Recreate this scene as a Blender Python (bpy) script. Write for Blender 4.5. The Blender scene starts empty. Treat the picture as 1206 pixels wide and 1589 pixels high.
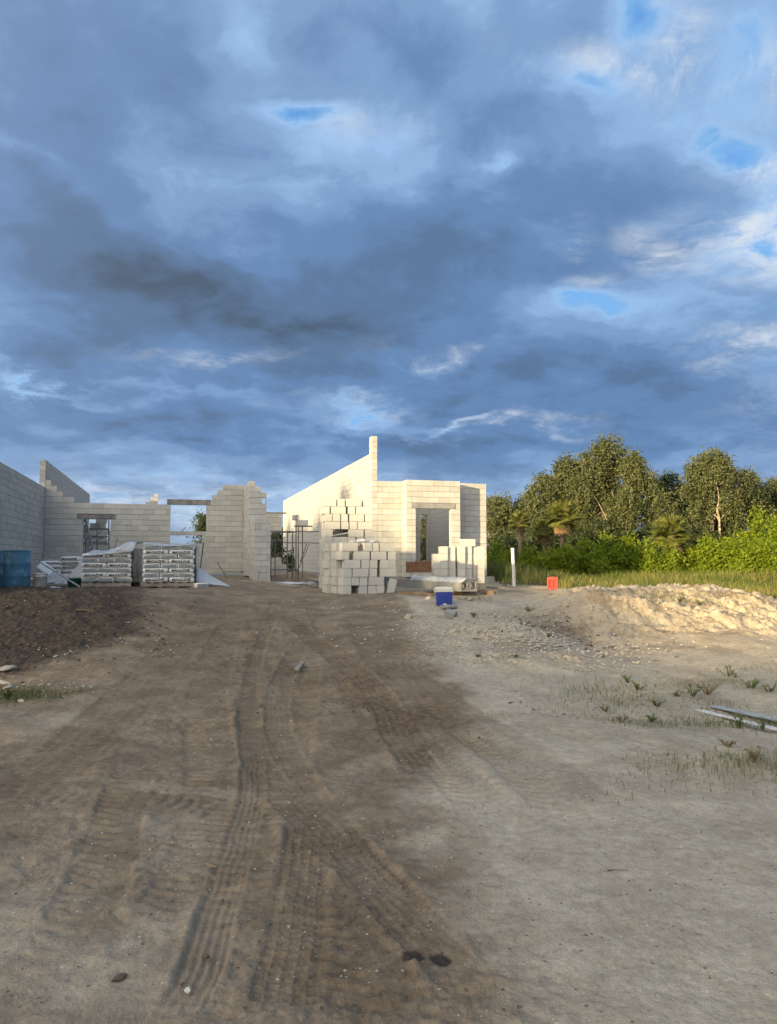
import bpy, bmesh, math, random
import numpy as np
from mathutils import Vector, Matrix

R = math.radians
rnd = random.Random(7)
scene = bpy.context.scene
col = scene.collection

# ------------------------------------------------------------------ camera
EYE = 1.55
YAW = R(15.5)          # the camera looks this far to the right of the building's depth axis (+Y)
TILT = R(3.6)
cam_data = bpy.data.cameras.new('camera')
cam_data.sensor_fit = 'VERTICAL'
cam_data.sensor_height = 24.0
cam_data.sensor_width = 24.0
cam_data.lens = 24.0 * 1200.0 / 1589.0
cam_data.clip_start = 0.05
cam_data.clip_end = 9000.0
cam = bpy.data.objects.new('camera', cam_data)
cam.location = (0, 0, EYE)
cam.rotation_euler = (R(90) + TILT, 0, -YAW)
col.objects.link(cam)
scene.camera = cam

# ------------------------------------------------------------------ light
SUN_AZ = R(58)         # travel direction of the light, measured from +Y towards +X
SUN_EL = R(9)
EXPOSURE = 1.1
SKY_STRENGTH = 0.1
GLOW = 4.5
sun_data = bpy.data.lights.new('sun', 'SUN')
sun_data.energy = 4.8
sun_data.angle = R(0.6)
sun_data.color = (1.0, 0.76, 0.42)
sun = bpy.data.objects.new('sun', sun_data)
travel = Vector((math.sin(SUN_AZ) * math.cos(SUN_EL), math.cos(SUN_AZ) * math.cos(SUN_EL), -math.sin(SUN_EL)))
sun.rotation_euler = travel.to_track_quat('-Z', 'Y').to_euler()
sun.location = (-40, -25, 30)
col.objects.link(sun)

scene.view_settings.view_transform = 'Standard'
scene.view_settings.look = 'None'
scene.view_settings.gamma = 1.0
scene.view_settings.exposure = EXPOSURE
scene.view_settings.use_curve_mapping = False
scene.render.engine = 'CYCLES'
scene.cycles.use_denoising = True
scene.cycles.max_bounces = 4
scene.cycles.diffuse_bounces = 3
scene.cycles.use_adaptive_sampling = True
scene.cycles.adaptive_threshold = 0.03
scene.cycles.transparent_max_bounces = 12
scene.cycles.sample_clamp_indirect = 4.0


class NT:
    """small helper for building node trees"""
    def __init__(self, tree):
        self.t = tree
        self.n = tree.nodes
        self.l = tree.links

    def node(self, kind, **kw):
        nd = self.n.new(kind)
        for k, v in kw.items():
            setattr(nd, k, v)
        return nd

    def put(self, sock, v):
        if isinstance(v, bpy.types.NodeSocket):
            self.l.new(v, sock)
        elif isinstance(v, (tuple, list)) and sock.type == 'RGBA' and len(v) == 3:
            sock.default_value = (*v, 1)
        else:
            sock.default_value = v

    def math(self, op, a, b=None, c=None, clamp=False):
        nd = self.node('ShaderNodeMath', operation=op, use_clamp=clamp)
        self.put(nd.inputs[0], a)
        if b is not None:
            self.put(nd.inputs[1], b)
        if c is not None:
            self.put(nd.inputs[2], c)
        return nd.outputs[0]

    def step(self, v, lo, hi):
        nd = self.node('ShaderNodeMapRange', interpolation_type='SMOOTHSTEP')
        self.put(nd.inputs[0], v)
        nd.inputs[1].default_value = lo
        nd.inputs[2].default_value = hi
        return nd.outputs[0]

    def lin(self, v, lo, hi, a=0.0, b=1.0):
        nd = self.node('ShaderNodeMapRange')
        self.put(nd.inputs[0], v)
        for i, q in enumerate((lo, hi, a, b)):
            nd.inputs[i + 1].default_value = q
        return nd.outputs[0]

    def mix(self, f, a, b, blend='MIX'):
        nd = self.node('ShaderNodeMix', data_type='RGBA', blend_type=blend)
        self.put(nd.inputs[0], f)
        self.put(nd.inputs[6], a)
        self.put(nd.inputs[7], b)
        return nd.outputs[2]

    def noise(self, vec, scale, detail=4.0, rough=0.5, dist=0.0, lac=2.0):
        nd = self.node('ShaderNodeTexNoise')
        if vec is not None:
            self.l.new(vec, nd.inputs['Vector'])
        nd.inputs['Scale'].default_value = scale
        nd.inputs['Detail'].default_value = detail
        nd.inputs['Roughness'].default_value = rough
        nd.inputs['Lacunarity'].default_value = lac
        nd.inputs['Distortion'].default_value = dist
        return nd.outputs[0]

    def vec(self, x, y, z):
        nd = self.node('ShaderNodeCombineXYZ')
        for i, q in enumerate((x, y, z)):
            self.put(nd.inputs[i], q)
        return nd.outputs[0]


def pix(px, py):
    """direction (right, forward, up) of a photograph pixel, in the level frame of the viewer"""
    xc, yc = (px - 603.0) / 1200.0, (794.5 - py) / 1200.0
    return xc, math.cos(TILT) - yc * math.sin(TILT), math.sin(TILT) + yc * math.cos(TILT)


# ------------------------------------------------------------------ world: broken evening cloud over a clear sky
world = bpy.data.worlds.new('World')
scene.world = world
world.use_nodes = True
W = NT(world.node_tree)
W.n.clear()
sky = W.node('ShaderNodeTexSky', sky_type='NISHITA')
sky.sun_disc = False
sky.sun_elevation = SUN_EL
sky.sun_rotation = math.pi + SUN_AZ
sky.air_density = 1.0
sky.dust_density = 0.6
sky.ozone_density = 2.0
tc = W.node('ShaderNodeTexCoord')
sep = W.node('ShaderNodeSeparateXYZ')
W.l.new(tc.outputs['Generated'], sep.inputs[0])
dx, dy, dz = sep.outputs
cy, sy = math.cos(YAW), math.sin(YAW)
u = W.math('SUBTRACT', W.math('MULTIPLY', dx, cy), W.math('MULTIPLY', dy, sy))
v = W.math('ADD', W.math('MULTIPLY', dx, sy), W.math('MULTIPLY', dy, cy))
den = W.math('ADD', W.math('MAXIMUM', dz, 0.0), 0.25)
plane = W.vec(W.math('DIVIDE', u, den), W.math('DIVIDE', v, den), 3.7)
warp = W.node('ShaderNodeTexNoise')
W.l.new(plane, warp.inputs['Vector'])
warp.inputs['Scale'].default_value = 2.4
warp.inputs['Detail'].default_value = 3.0
wv = W.node('ShaderNodeVectorMath', operation='MULTIPLY_ADD')
W.l.new(warp.outputs['Color'], wv.inputs[0])
wv.inputs[1].default_value = (0.24, 0.24, 0.0)
W.l.new(plane, wv.inputs[2])
pw = wv.outputs[0]
# large banks stand where they stood that evening: soft lobes on the sky sphere
vv = W.math('MAXIMUM', v, 0.02)
wob = W.noise(plane, 3.2, 6.0, 0.60)
wob2 = W.noise(W.vec(W.math('DIVIDE', u, den), W.math('DIVIDE', v, den), 11.3), 3.2, 6.0, 0.60)
ga = W.math('ADD', W.math('DIVIDE', u, vv), W.math('MULTIPLY', W.math('SUBTRACT', wob, 0.5), 0.22))
gb = W.math('ADD', W.math('DIVIDE', dz, vv), W.math('MULTIPLY', W.math('SUBTRACT', wob2, 0.5), 0.17))
front = W.step(v, 0.0, 0.25)
gvec = W.vec(ga, gb, 0.0)


def lobe(px, py, rx, ry, amp, rot=0.0):
    xr, fw, up = pix(px, py)
    mp = W.node('ShaderNodeMapping', vector_type='TEXTURE')
    W.l.new(gvec, mp.inputs['Vector'])
    mp.inputs['Location'].default_value = (xr / fw, up / fw, 0)
    mp.inputs['Rotation'].default_value = (0, 0, R(rot))
    mp.inputs['Scale'].default_value = (2.0 * rx / 1200.0, 2.0 * ry / 1200.0, 1.0)
    gr = W.node('ShaderNodeTexGradient', gradient_type='QUADRATIC_SPHERE')
    W.l.new(mp.outputs[0], gr.inputs[0])
    return gr.outputs['Fac'], amp


def total(items):
    t = 0.0
    for q, amp in items:
        t = W.math('MULTIPLY_ADD', q, amp, t)
    return W.math('MULTIPLY', t, front)


banks = total([
    lobe(330, 440, 340, 130, 0.42, -8), lobe(60, 330, 260, 140, 0.14), lobe(430, 505, 130, 40, 0.20, -10), lobe(130, 440, 200, 80, 0.20),
    lobe(720, 410, 300, 120, 0.20), lobe(640, 110, 260, 120, 0.16, -35), lobe(60, 80, 200, 110, 0.10), lobe(270, 90, 70, 130, 0.14, 40),
    lobe(760, 575, 420, 60, 0.24), lobe(300, 590, 420, 60, 0.14), lobe(1000, 310, 180, 80, 0.14), lobe(250, 655, 360, 40, 0.26), lobe(900, 190, 120, 60, 0.10),
    lobe(1010, 610, 260, 60, 0.16), lobe(930, 690, 320, 50, 0.20), lobe(620, 700, 260, 40, 0.14), lobe(690, 210, 60, 60, 0.14), lobe(900, 400, 120, 50, 0.10),
    lobe(455, 186, 64, 22, -0.46, 6), lobe(545, 235, 150, 70, -0.22, 20), lobe(240, 300, 70, 130, -0.22, 40),
    lobe(560, 648, 90, 20, -0.42), lobe(60, 590, 100, 14, -0.46, -12), lobe(930, 455, 60, 26, -0.33),
    lobe(1130, 235, 50, 24, -0.40), lobe(890, 125, 110, 34, -0.34, -12), lobe(1005, 30, 60, 70, -0.43), lobe(765, 238, 34, 24, -0.40),
    lobe(1190, 90, 120, 150, -0.20), lobe(1200, 330, 90, 110, -0.30), lobe(390, 70, 60, 120, -0.22), lobe(110, 120, 60, 60, -0.14, 30),
    lobe(230, 790, 420, 40, -0.34), lobe(720, 660, 70, 10, -0.36), lobe(300, 600, 260, 14, -0.16), lobe(40, 240, 160, 20, -0.16, -30), lobe(620, 560, 160, 12, -0.10),
])
whites = total([
    lobe(990, 112, 160, 26, 1.2, -10), lobe(1160, 120, 120, 60, 1.2), lobe(1070, 60, 50, 80, 0.8), lobe(1190, 370, 100, 60, 1.6), lobe(1160, 535, 110, 22, 1.0),
    lobe(520, 200, 90, 40, 0.40), lobe(1030, 375, 50, 30, 0.7), lobe(230, 785, 420, 40, 0.7), lobe(1185, 260, 70, 26, 1.0), lobe(900, 355, 40, 20, 0.6),
    lobe(560, 632, 100, 12, 0.35), lobe(330, 540, 120, 14, 0.5), lobe(690, 545, 90, 12, 0.5), lobe(780, 662, 100, 12, 0.7), lobe(1190, 640, 90, 60, 0.25), lobe(930, 420, 40, 20, 0.5),
])
n1 = W.noise(pw, 1.9, 6.0, 0.55)
n2 = W.noise(pw, 7.0, 7.0, 0.60)
thick = W.math('ADD', W.math('ADD', W.math('MULTIPLY_ADD', n1, 0.95, -0.475), W.math('MULTIPLY_ADD', n2, 0.46, -0.23)),
               W.math('ADD', banks, 0.405))
E = SKY_STRENGTH * 2.0 ** EXPOSURE
ramp = W.node('ShaderNodeValToRGB')
ramp.color_ramp.interpolation = 'EASE'
stops = [(0.00, (0.120, 0.375, 0.800)), (0.12, (0.190, 0.450, 0.820)), (0.22, (0.310, 0.520, 0.830)), (0.30, (0.275, 0.455, 0.740)), (0.41, (0.198, 0.348, 0.605)),
         (0.58, (0.130, 0.250, 0.475)), (0.76, (0.102, 0.186, 0.338)), (1.0, (0.066, 0.110, 0.178))]
el = ramp.color_ramp.elements
while len(el) < len(stops):
    el.new(0.5)
for e, (p, c) in zip(el, stops):
    e.position = p
    e.color = (*c, 1)
W.l.new(thick, ramp.inputs[0])
cl = ramp.outputs[0]
hz = W.math('SUBTRACT', 1.0, W.step(dz, 0.01, 0.15))
cl = W.mix(W.math('MULTIPLY', hz, 0.60), cl, (0.340, 0.425, 0.530))
n4 = W.noise(pw, 10.0, 6.0, 0.68, 0.25)
wm = W.math('MULTIPLY', W.math('MINIMUM', whites, 0.9), W.step(W.math('ADD', W.math('MULTIPLY', n4, 0.75), W.math('MULTIPLY', n2, 0.35)), 0.44, 0.66), clamp=True)
cl = W.mix(wm, cl, (0.72, 0.79, 0.88))
cl = W.mix(1.0, cl, (1 / E, 1 / E, 1 / E), 'MULTIPLY')
# the clear air behind: thinnest places let the real sky through, most of all on the sun's side
cover = W.step(thick, 0.02, 0.22)
clear = W.mix(0.35, cl, W.mix(1.0, sky.outputs[0], (0.95, 1.05, 1.35), 'MULTIPLY'))
skycol = W.mix(cover, clear, cl)
# warm glow added towards the unseen low sun, raised to brighten the shaded plot
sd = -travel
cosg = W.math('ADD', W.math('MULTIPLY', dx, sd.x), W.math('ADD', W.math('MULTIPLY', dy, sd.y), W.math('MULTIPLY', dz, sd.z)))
fill_glow = W.math('MULTIPLY', W.math('EXPONENT', W.math('MULTIPLY', W.math('SUBTRACT', cosg, 1.0), 3.6)), GLOW / E)
skycol = W.mix(1.0, skycol, W.mix(1.0, W.vec(fill_glow, fill_glow, fill_glow), (1.0, 0.845, 0.60), 'MULTIPLY'), 'ADD')
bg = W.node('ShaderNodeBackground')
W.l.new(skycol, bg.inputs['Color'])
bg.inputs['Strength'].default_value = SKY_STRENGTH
world.cycles.sampling_method = 'MANUAL'
world.cycles.sample_map_resolution = 512
wo = W.node('ShaderNodeOutputWorld')
W.l.new(bg.outputs[0], wo.inputs['Surface'])


# ------------------------------------------------------------------ measuring helpers
def wdir(px, py):
    r, f, z = pix(px, py)
    return Vector((r * cy + f * sy, -r * sy + f * cy, z))


def at_y(px, Y, py=870.0):
    d = wdir(px, py)
    k = Y / d.y
    return Vector((d.x * k, Y, EYE + d.z * k))


def xat(px, Y):
    return at_y(px, Y).x


def zat(px, py, Y):
    return at_y(px, Y, py).z


def uv_world(uu, vv_):
    return uu * cy + vv_ * sy, -uu * sy + vv_ * cy


def world_uv(x, y):
    return x * cy - y * sy, x * sy + y * cy


# ------------------------------------------------------------------ object helpers
def tag(o, label=None, cat=None, group=None, kind=None):
    if label:
        o['label'] = label
    if cat:
        o['category'] = cat
    if group:
        o['group'] = group
    if kind:
        o['kind'] = kind
    return o


def link(name, data, mat=None, parent=None, loc=(0, 0, 0), rot=(0, 0, 0), smooth=False):
    o = bpy.data.objects.new(name, data)
    if mat is not None and data is not None and not data.materials:
        data.materials.append(mat)
    o.location = loc
    o.rotation_euler = rot
    o.parent = parent
    col.objects.link(o)
    if smooth and data is not None:
        data.polygons.foreach_set('use_smooth', [True] * len(data.polygons))
    return o


def empty(name, loc=(0, 0, 0), rz=0.0):
    o = bpy.data.objects.new(name, None)
    o.location = loc
    o.rotation_euler = (0, 0, rz)
    o.empty_display_size = 0.1
    col.objects.link(o)
    return o


class MB:
    def __init__(self):
        self.v, self.f = [], []

    def add(self, verts, faces, M=None):
        b = len(self.v)
        for p in verts:
            p = Vector(p)
            self.v.append(tuple(M @ p) if M is not None else tuple(p))
        self.f += [tuple(b + i for i in q) for q in faces]
        return self

    def box(self, x0, x1, y0, y1, z0, z1, M=None):
        return self.add([(x0, y0, z0), (x1, y0, z0), (x1, y1, z0), (x0, y1, z0), (x0, y0, z1), (x1, y0, z1), (x1, y1, z1), (x0, y1, z1)],
                        [(0, 3, 2, 1), (4, 5, 6, 7), (0, 1, 5, 4), (1, 2, 6, 5), (2, 3, 7, 6), (3, 0, 4, 7)], M)

    def tube(self, pts, rad, n=8, cap=True):
        pts = [Vector(p) for p in pts]
        rads = rad if isinstance(rad, (list, tuple)) else [rad] * len(pts)
        b = len(self.v)
        for i, p in enumerate(pts):
            a = pts[max(i - 1, 0)]
            c = pts[min(i + 1, len(pts) - 1)]
            t = (c - a).normalized()
            s = t.cross(Vector((0, 0, 1)) if abs(t.z) < 0.9 else Vector((1, 0, 0))).normalized()
            w = t.cross(s)
            for k in range(n):
                q = 2 * math.pi * k / n
                self.v.append(tuple(p + (s * math.cos(q) + w * math.sin(q)) * rads[i]))
        for i in range(len(pts) - 1):
            for k in range(n):
                k2 = (k + 1) % n
                self.f.append((b + i * n + k, b + i * n + k2, b + (i + 1) * n + k2, b + (i + 1) * n + k))
        if cap:
            self.f.append(tuple(b + k for k in range(n))[::-1])
            e = b + (len(pts) - 1) * n
            self.f.append(tuple(e + k for k in range(n)))
        return self

    def lathe(self, prof, n=24, cap0=True, cap1=True):
        b = len(self.v)
        for r_, z in prof:
            for k in range(n):
                q = 2 * math.pi * k / n
                self.v.append((r_ * math.cos(q), r_ * math.sin(q), z))
        for i in range(len(prof) - 1):
            for k in range(n):
                k2 = (k + 1) % n
                self.f.append((b + i * n + k, b + i * n + k2, b + (i + 1) * n + k2, b + (i + 1) * n + k))
        if cap0:
            self.f.append(tuple(b + k for k in range(n))[::-1])
        if cap1:
            e = b + (len(prof) - 1) * n
            self.f.append(tuple(e + k for k in range(n)))
        return self

    def mesh(self, name):
        m = bpy.data.meshes.new(name)
        m.from_pydata(self.v, [], self.f)
        m.update()
        return m

    def build(self, name, mat, parent=None, loc=(0, 0, 0), rot=(0, 0, 0), smooth=False, bevel=0.0):
        o = link(name, self.mesh(name), mat, parent, loc, rot, smooth)
        if bevel:
            bm = bmesh.new()
            bm.from_mesh(o.data)
            bmesh.ops.bevel(bm, geom=bm.edges[:], offset=bevel, segments=2, profile=0.6, affect='EDGES')
            bm.to_mesh(o.data)
            bm.free()
        return o


def np_mesh(name, verts, faces_flat, per, attrs=None):
    """fast mesh from numpy: faces_flat (n, per) vertex indices"""
    m = bpy.data.meshes.new(name)
    nv, nf = len(verts), len(faces_flat)
    m.vertices.add(nv)
    m.vertices.foreach_set('co', np.ascontiguousarray(verts, dtype=np.float32).ravel())
    m.loops.add(nf * per)
    m.loops.foreach_set('vertex_index', np.ascontiguousarray(faces_flat, dtype=np.int32).ravel())
    m.polygons.add(nf)
    m.polygons.foreach_set('loop_start', np.arange(0, nf * per, per, dtype=np.int32))
    m.polygons.foreach_set('loop_total', np.full(nf, per, dtype=np.int32))
    for k, arr in (attrs or {}).items():
        a = m.attributes.new(k, 'FLOAT', 'POINT')
        a.data.foreach_set('value', np.ascontiguousarray(arr, dtype=np.float32))
    m.update(calc_edges=True)
    m.validate()
    return m


# ------------------------------------------------------------------ materials
def new_mat(name):
    m = bpy.data.materials.new(name)
    m.use_nodes = True
    t = NT(m.node_tree)
    bs = t.n['Principled BSDF']
    return m, t, bs


def simple(name, color, rough=0.7, var=0.25, scale=8.0, bump=0.0, bscale=40.0, metal=0.0, color2=None, rand=0.0, spec=0.3, thresh=(0.35, 0.7)):
    m, t, bs = new_mat(name)
    tc_ = t.node('ShaderNodeTexCoord').outputs['Object']
    n = t.noise(tc_, scale, 6.0, 0.6)
    c2 = color2 or tuple(c * (1 - var) for c in color)
    c = t.mix(t.step(n, *thresh), color, c2)
    if rand:
        oi = t.node('ShaderNodeObjectInfo').outputs['Random']
        k = t.lin(oi, 0, 1, 1 - rand, 1 + rand * 0.6)
        c = t.mix(1.0, c, t.vec(k, k, k), 'MULTIPLY')
    t.put(bs.inputs['Base Color'], c)
    bs.inputs['Roughness'].default_value = rough
    bs.inputs['Metallic'].default_value = metal
    bs.inputs['Specular IOR Level'].default_value = spec
    if bump:
        b = t.node('ShaderNodeBump')
        b.inputs['Strength'].default_value = bump
        b.inputs['Distance'].default_value = 0.01
        t.l.new(t.noise(tc_, bscale, 5.0, 0.65), b.inputs['Height'])
        t.l.new(b.outputs[0], bs.inputs['Normal'])
    return m


def block_mat(name, base, rand=0.14, stain=0.30):
    m, t, bs = new_mat(name)
    tc_ = t.node('ShaderNodeTexCoord').outputs['Object']
    oi = t.node('ShaderNodeObjectInfo').outputs['Random']
    off = t.vec(t.math('MULTIPLY', oi, 37.0), t.math('MULTIPLY', oi, 91.0), 0.0)
    va = t.node('ShaderNodeVectorMath', operation='ADD')
    t.l.new(tc_, va.inputs[0])
    t.l.new(off, va.inputs[1])
    p = va.outputs[0]
    k = t.lin(oi, 0, 1, 1 - rand, 1 + rand * 0.5)
    c = t.mix(1.0, base, t.vec(k, k, t.math('MULTIPLY', k, 0.99)), 'MULTIPLY')
    st = t.step(t.noise(p, 5.0, 5.0, 0.65), 0.55, 0.80)
    c = t.mix(t.math('MULTIPLY', st, stain * 2), c, tuple(b * 0.62 for b in base))
    gr = t.noise(p, 90.0, 4.0, 0.7)
    c = t.mix(t.math('MULTIPLY', t.step(gr, 0.45, 0.75), 0.25), c, tuple(b * 0.7 for b in base))
    t.put(bs.inputs['Base Color'], c)
    bs.inputs['Roughness'].default_value = 0.92
    bs.inputs['Specular IOR Level'].default_value = 0.15
    b = t.node('ShaderNodeBump')
    b.inputs['Strength'].default_value = 0.5
    b.inputs['Distance'].default_value = 0.006
    t.l.new(t.noise(p, 120.0, 5.0, 0.7), b.inputs['Height'])
    t.l.new(b.outputs[0], bs.inputs['Normal'])
    return m


def leaf_mat(name, c1, c2, trans=0.35, rough=0.6):
    m, t, bs = new_mat(name)
    at = t.node('ShaderNodeAttribute', attribute_name='tone')
    c = t.mix(at.outputs['Fac'], c1, c2)
    t.put(bs.inputs['Base Color'], c)
    bs.inputs['Roughness'].default_value = rough
    bs.inputs['Specular IOR Level'].default_value = 0.25
    tr = t.node('ShaderNodeBsdfTranslucent')
    t.put(tr.inputs['Color'], c)
    mx = t.node('ShaderNodeMixShader')
    mx.inputs[0].default_value = trans
    t.l.new(bs.outputs[0], mx.inputs[1])
    t.l.new(tr.outputs[0], mx.inputs[2])
    t.l.new(mx.outputs[0], t.n['Material Output'].inputs['Surface'])
    return m


M = {}
M['block'] = block_mat('concrete_block', (0.465, 0.458, 0.425))
M['block_new'] = block_mat('concrete_block_pale', (0.515, 0.505, 0.465), rand=0.10, stain=0.12)
M['mortar'] = simple('mortar', (0.40, 0.39, 0.355), 0.95, 0.3, 6.0, 0.4, 60)
M['precast'] = simple('precast_concrete', (0.27, 0.27, 0.26), 0.85, 0.3, 5.0, 0.3, 60)
M['lintel_dark'] = simple('weathered_lintel', (0.16, 0.16, 0.16), 0.85, 0.5, 4.0, 0.3, 50, color2=(0.30, 0.28, 0.25))
M['slab'] = simple('slab_concrete', (0.30, 0.29, 0.27), 0.9, 0.3, 3.0, 0.4, 40)
M['wood'] = simple('weathered_timber', (0.30, 0.21, 0.13), 0.85, 0.4, 6.0, 0.4, 60, rand=0.25)
M['wood_grey'] = simple('grey_timber', (0.30, 0.27, 0.23), 0.9, 0.4, 6.0, 0.4, 60, rand=0.2)
M['ply'] = simple('plywood', (0.20, 0.105, 0.06), 0.8, 0.35, 5.0, 0.3, 60)
M['steel'] = simple('scaffold_steel', (0.27, 0.26, 0.25), 0.5, 0.5, 12.0, 0.0, metal=0.5, color2=(0.14, 0.11, 0.09))
M['steel_lt'] = simple('galvanised_steel', (0.42, 0.43, 0.43), 0.45, 0.3, 12.0, metal=0.5)
M['rebar'] = simple('rusty_rebar', (0.09, 0.07, 0.06), 0.8, 0.4, 20.0)
M['drum'] = simple('blue_plastic', (0.06, 0.165, 0.26), 0.5, 0.3, 5.0, 0.1, 30, color2=(0.20, 0.32, 0.36), thresh=(0.5, 0.72))
M['bucket'] = simple('white_bucket_plastic', (0.52, 0.52, 0.47), 0.45, 0.2, 6.0, color2=(0.40, 0.38, 0.33))
M['bag'] = simple('paper_bag', (0.80, 0.80, 0.77), 0.75, 0.15, 10.0, 0.5, 22, rand=0.08)
M['ink'] = simple('dark_print', (0.045, 0.055, 0.06), 0.7, 0.3, 30.0)
M['ink_blue'] = simple('grey_blue_print', (0.19, 0.23, 0.25), 0.7, 0.3, 30.0)
M['green_tub'] = simple('green_plastic', (0.02, 0.10, 0.085), 0.4, 0.3, 8.0)
M['cooler_blue'] = simple('blue_cooler_plastic', (0.022, 0.045, 0.27), 0.38, 0.15, 5.0, spec=0.4)
M['cooler_white'] = simple('white_cooler_lid', (0.66, 0.65, 0.58), 0.45, 0.1, 7.0)
M['red_dark'] = simple('red_plastic_recess', (0.34, 0.035, 0.022), 0.5, 0.2, 9.0)
M['red'] = simple('red_plastic', (0.52, 0.045, 0.030), 0.4, 0.2, 9.0, spec=0.4)
M['pvc'] = simple('white_pvc', (0.68, 0.66, 0.60), 0.4, 0.12, 9.0)
M['rock'] = simple('limestone', (0.42, 0.38, 0.30), 0.95, 0.3, 9.0, 0.6, 40, rand=0.2)
M['sheet'] = simple('grey_sheet', (0.60, 0.60, 0.58), 0.55, 0.2, 4.0)
M['twig'] = simple('twig_bark', (0.15, 0.11, 0.075), 0.95, 0.4, 20.0)
M['sheet_grey'] = simple('dull_sheet', (0.36, 0.37, 0.36), 0.6, 0.2, 5.0)
M['tarp'] = simple('white_tarp', (0.58, 0.58, 0.57), 0.55, 0.12, 5.0, 0.5, 9)
M['shell'] = simple('shell_gravel', (0.55, 0.51, 0.42), 0.9, 0.35, 30.0)
M['clod'] = simple('dark_clod', (0.13, 0.098, 0.068), 0.98, 0.3, 12.0, 0.5, 40)
M['bark_pale'] = simple('paper_bark', (0.46, 0.39, 0.30), 0.9, 0.45, 5.0, 0.5, 20, color2=(0.20, 0.16, 0.12))
M['bark_palm'] = simple('palm_bark', (0.26, 0.19, 0.12), 0.95, 0.4, 9.0, 0.6, 30)
M['bark_dark'] = simple('dark_bark', (0.09, 0.075, 0.06), 0.95, 0.4, 9.0)
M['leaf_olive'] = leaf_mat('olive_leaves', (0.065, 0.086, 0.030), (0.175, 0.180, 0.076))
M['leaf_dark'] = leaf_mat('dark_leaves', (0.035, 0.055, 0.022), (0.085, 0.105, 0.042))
M['leaf_green'] = leaf_mat('bright_leaves', (0.110, 0.185, 0.012), (0.290, 0.340, 0.028), 0.5)
M['leaf_palm'] = leaf_mat('palm_leaves', (0.085, 0.120, 0.025), (0.210, 0.205, 0.045), 0.3, 0.45)
M['leaf_dead'] = leaf_mat('dead_fronds', (0.20, 0.13, 0.06), (0.32, 0.23, 0.12), 0.2)
M['grass'] = leaf_mat('tall_grass_blades', (0.095, 0.140, 0.025), (0.30, 0.255, 0.085), 0.35)
M['weed'] = leaf_mat('weed_leaves', (0.085, 0.115, 0.030), (0.22, 0.20, 0.085), 0.3)
M['straw'] = leaf_mat('dry_grass_blades', (0.20, 0.155, 0.08), (0.34, 0.27, 0.15), 0.3)


def plastic_film(name, color, alpha):
    m, t, bs = new_mat(name)
    tc_ = t.node('ShaderNodeTexCoord').outputs['Object']
    t.put(bs.inputs['Base Color'], color)
    bs.inputs['Roughness'].default_value = 0.28
    bs.inputs['Specular IOR Level'].default_value = 0.6
    b = t.node('ShaderNodeBump')
    b.inputs['Strength'].default_value = 0.8
    b.inputs['Distance'].default_value = 0.03
    t.l.new(t.noise(tc_, 7.0, 4.0, 0.6, 1.5), b.inputs['Height'])
    t.l.new(b.outputs[0], bs.inputs['Normal'])
    tr = t.node('ShaderNodeBsdfTransparent')
    mx = t.node('ShaderNodeMixShader')
    f = t.lin(t.noise(tc_, 5.0, 4.0, 0.6, 1.0), 0.3, 0.7, alpha - 0.15, min(alpha + 0.15, 1.0))
    t.l.new(f, mx.inputs[0])
    t.l.new(tr.outputs[0], mx.inputs[1])
    t.l.new(bs.outputs[0], mx.inputs[2])
    t.l.new(mx.outputs[0], t.n['Material Output'].inputs['Surface'])
    return m


M['film'] = plastic_film('clear_wrap', (0.50, 0.54, 0.57), 0.68)
M['film_dark'] = plastic_film('grey_wrap', (0.24, 0.27, 0.29), 0.88)
M['film_thin'] = plastic_film('thin_wrap', (0.60, 0.64, 0.66), 0.45)


# ------------------------------------------------------------------ terrain
def _hash(ix, iy, seed):
    h = (ix.astype(np.int64) * 374761393 + iy.astype(np.int64) * 668265263 + seed * 1442695041) & 0xFFFFFFFF
    h = ((h ^ (h >> 13)) * 1274126177) & 0xFFFFFFFF
    h = (h ^ (h >> 16)) & 0xFFFFFFFF
    return h / 4294967295.0


def vnoise(x, y, seed=0):
    """gradient noise, about -1..1"""
    ix, iy = np.floor(x), np.floor(y)
    fx, fy = x - ix, y - iy
    ix, iy = ix.astype(np.int64), iy.astype(np.int64)
    sx = fx * fx * fx * (fx * (fx * 6 - 15) + 10)
    sy_ = fy * fy * fy * (fy * (fy * 6 - 15) + 10)

    def g(i, j, ax, ay):
        a = _hash(ix + i, iy + j, seed) * 2 * np.pi
        return np.cos(a) * ax + np.sin(a) * ay
    n00 = g(0, 0, fx, fy)
    n10 = g(1, 0, fx - 1, fy)
    n01 = g(0, 1, fx, fy - 1)
    n11 = g(1, 1, fx - 1, fy - 1)
    a = n00 + sx * (n10 - n00)
    b = n01 + sx * (n11 - n01)
    return (a + sy_ * (b - a)) * 1.5


def fbm(x, y, octs=4, seed=0, gain=0.5):
    t, amp, f = 0.0, 1.0, 1.0
    for o in range(octs):
        t = t + amp * vnoise(x * f + 17.3 * o, y * f - 9.1 * o, seed + o)
        amp *= gain
        f *= 2.03
    return t


def sstep(a, b, x):
    t = np.clip((x - a) / (b - a), 0, 1)
    return t * t * (3 - 2 * t)


def gau(uu, vv_, u0, v0, ru, rv, rot=0.0):
    c, s = math.cos(rot), math.sin(rot)
    p, q = (uu - u0) * c + (vv_ - v0) * s, -(uu - u0) * s + (vv_ - v0) * c
    return np.exp(-((p / ru) ** 2 + (q / rv) ** 2))


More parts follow.
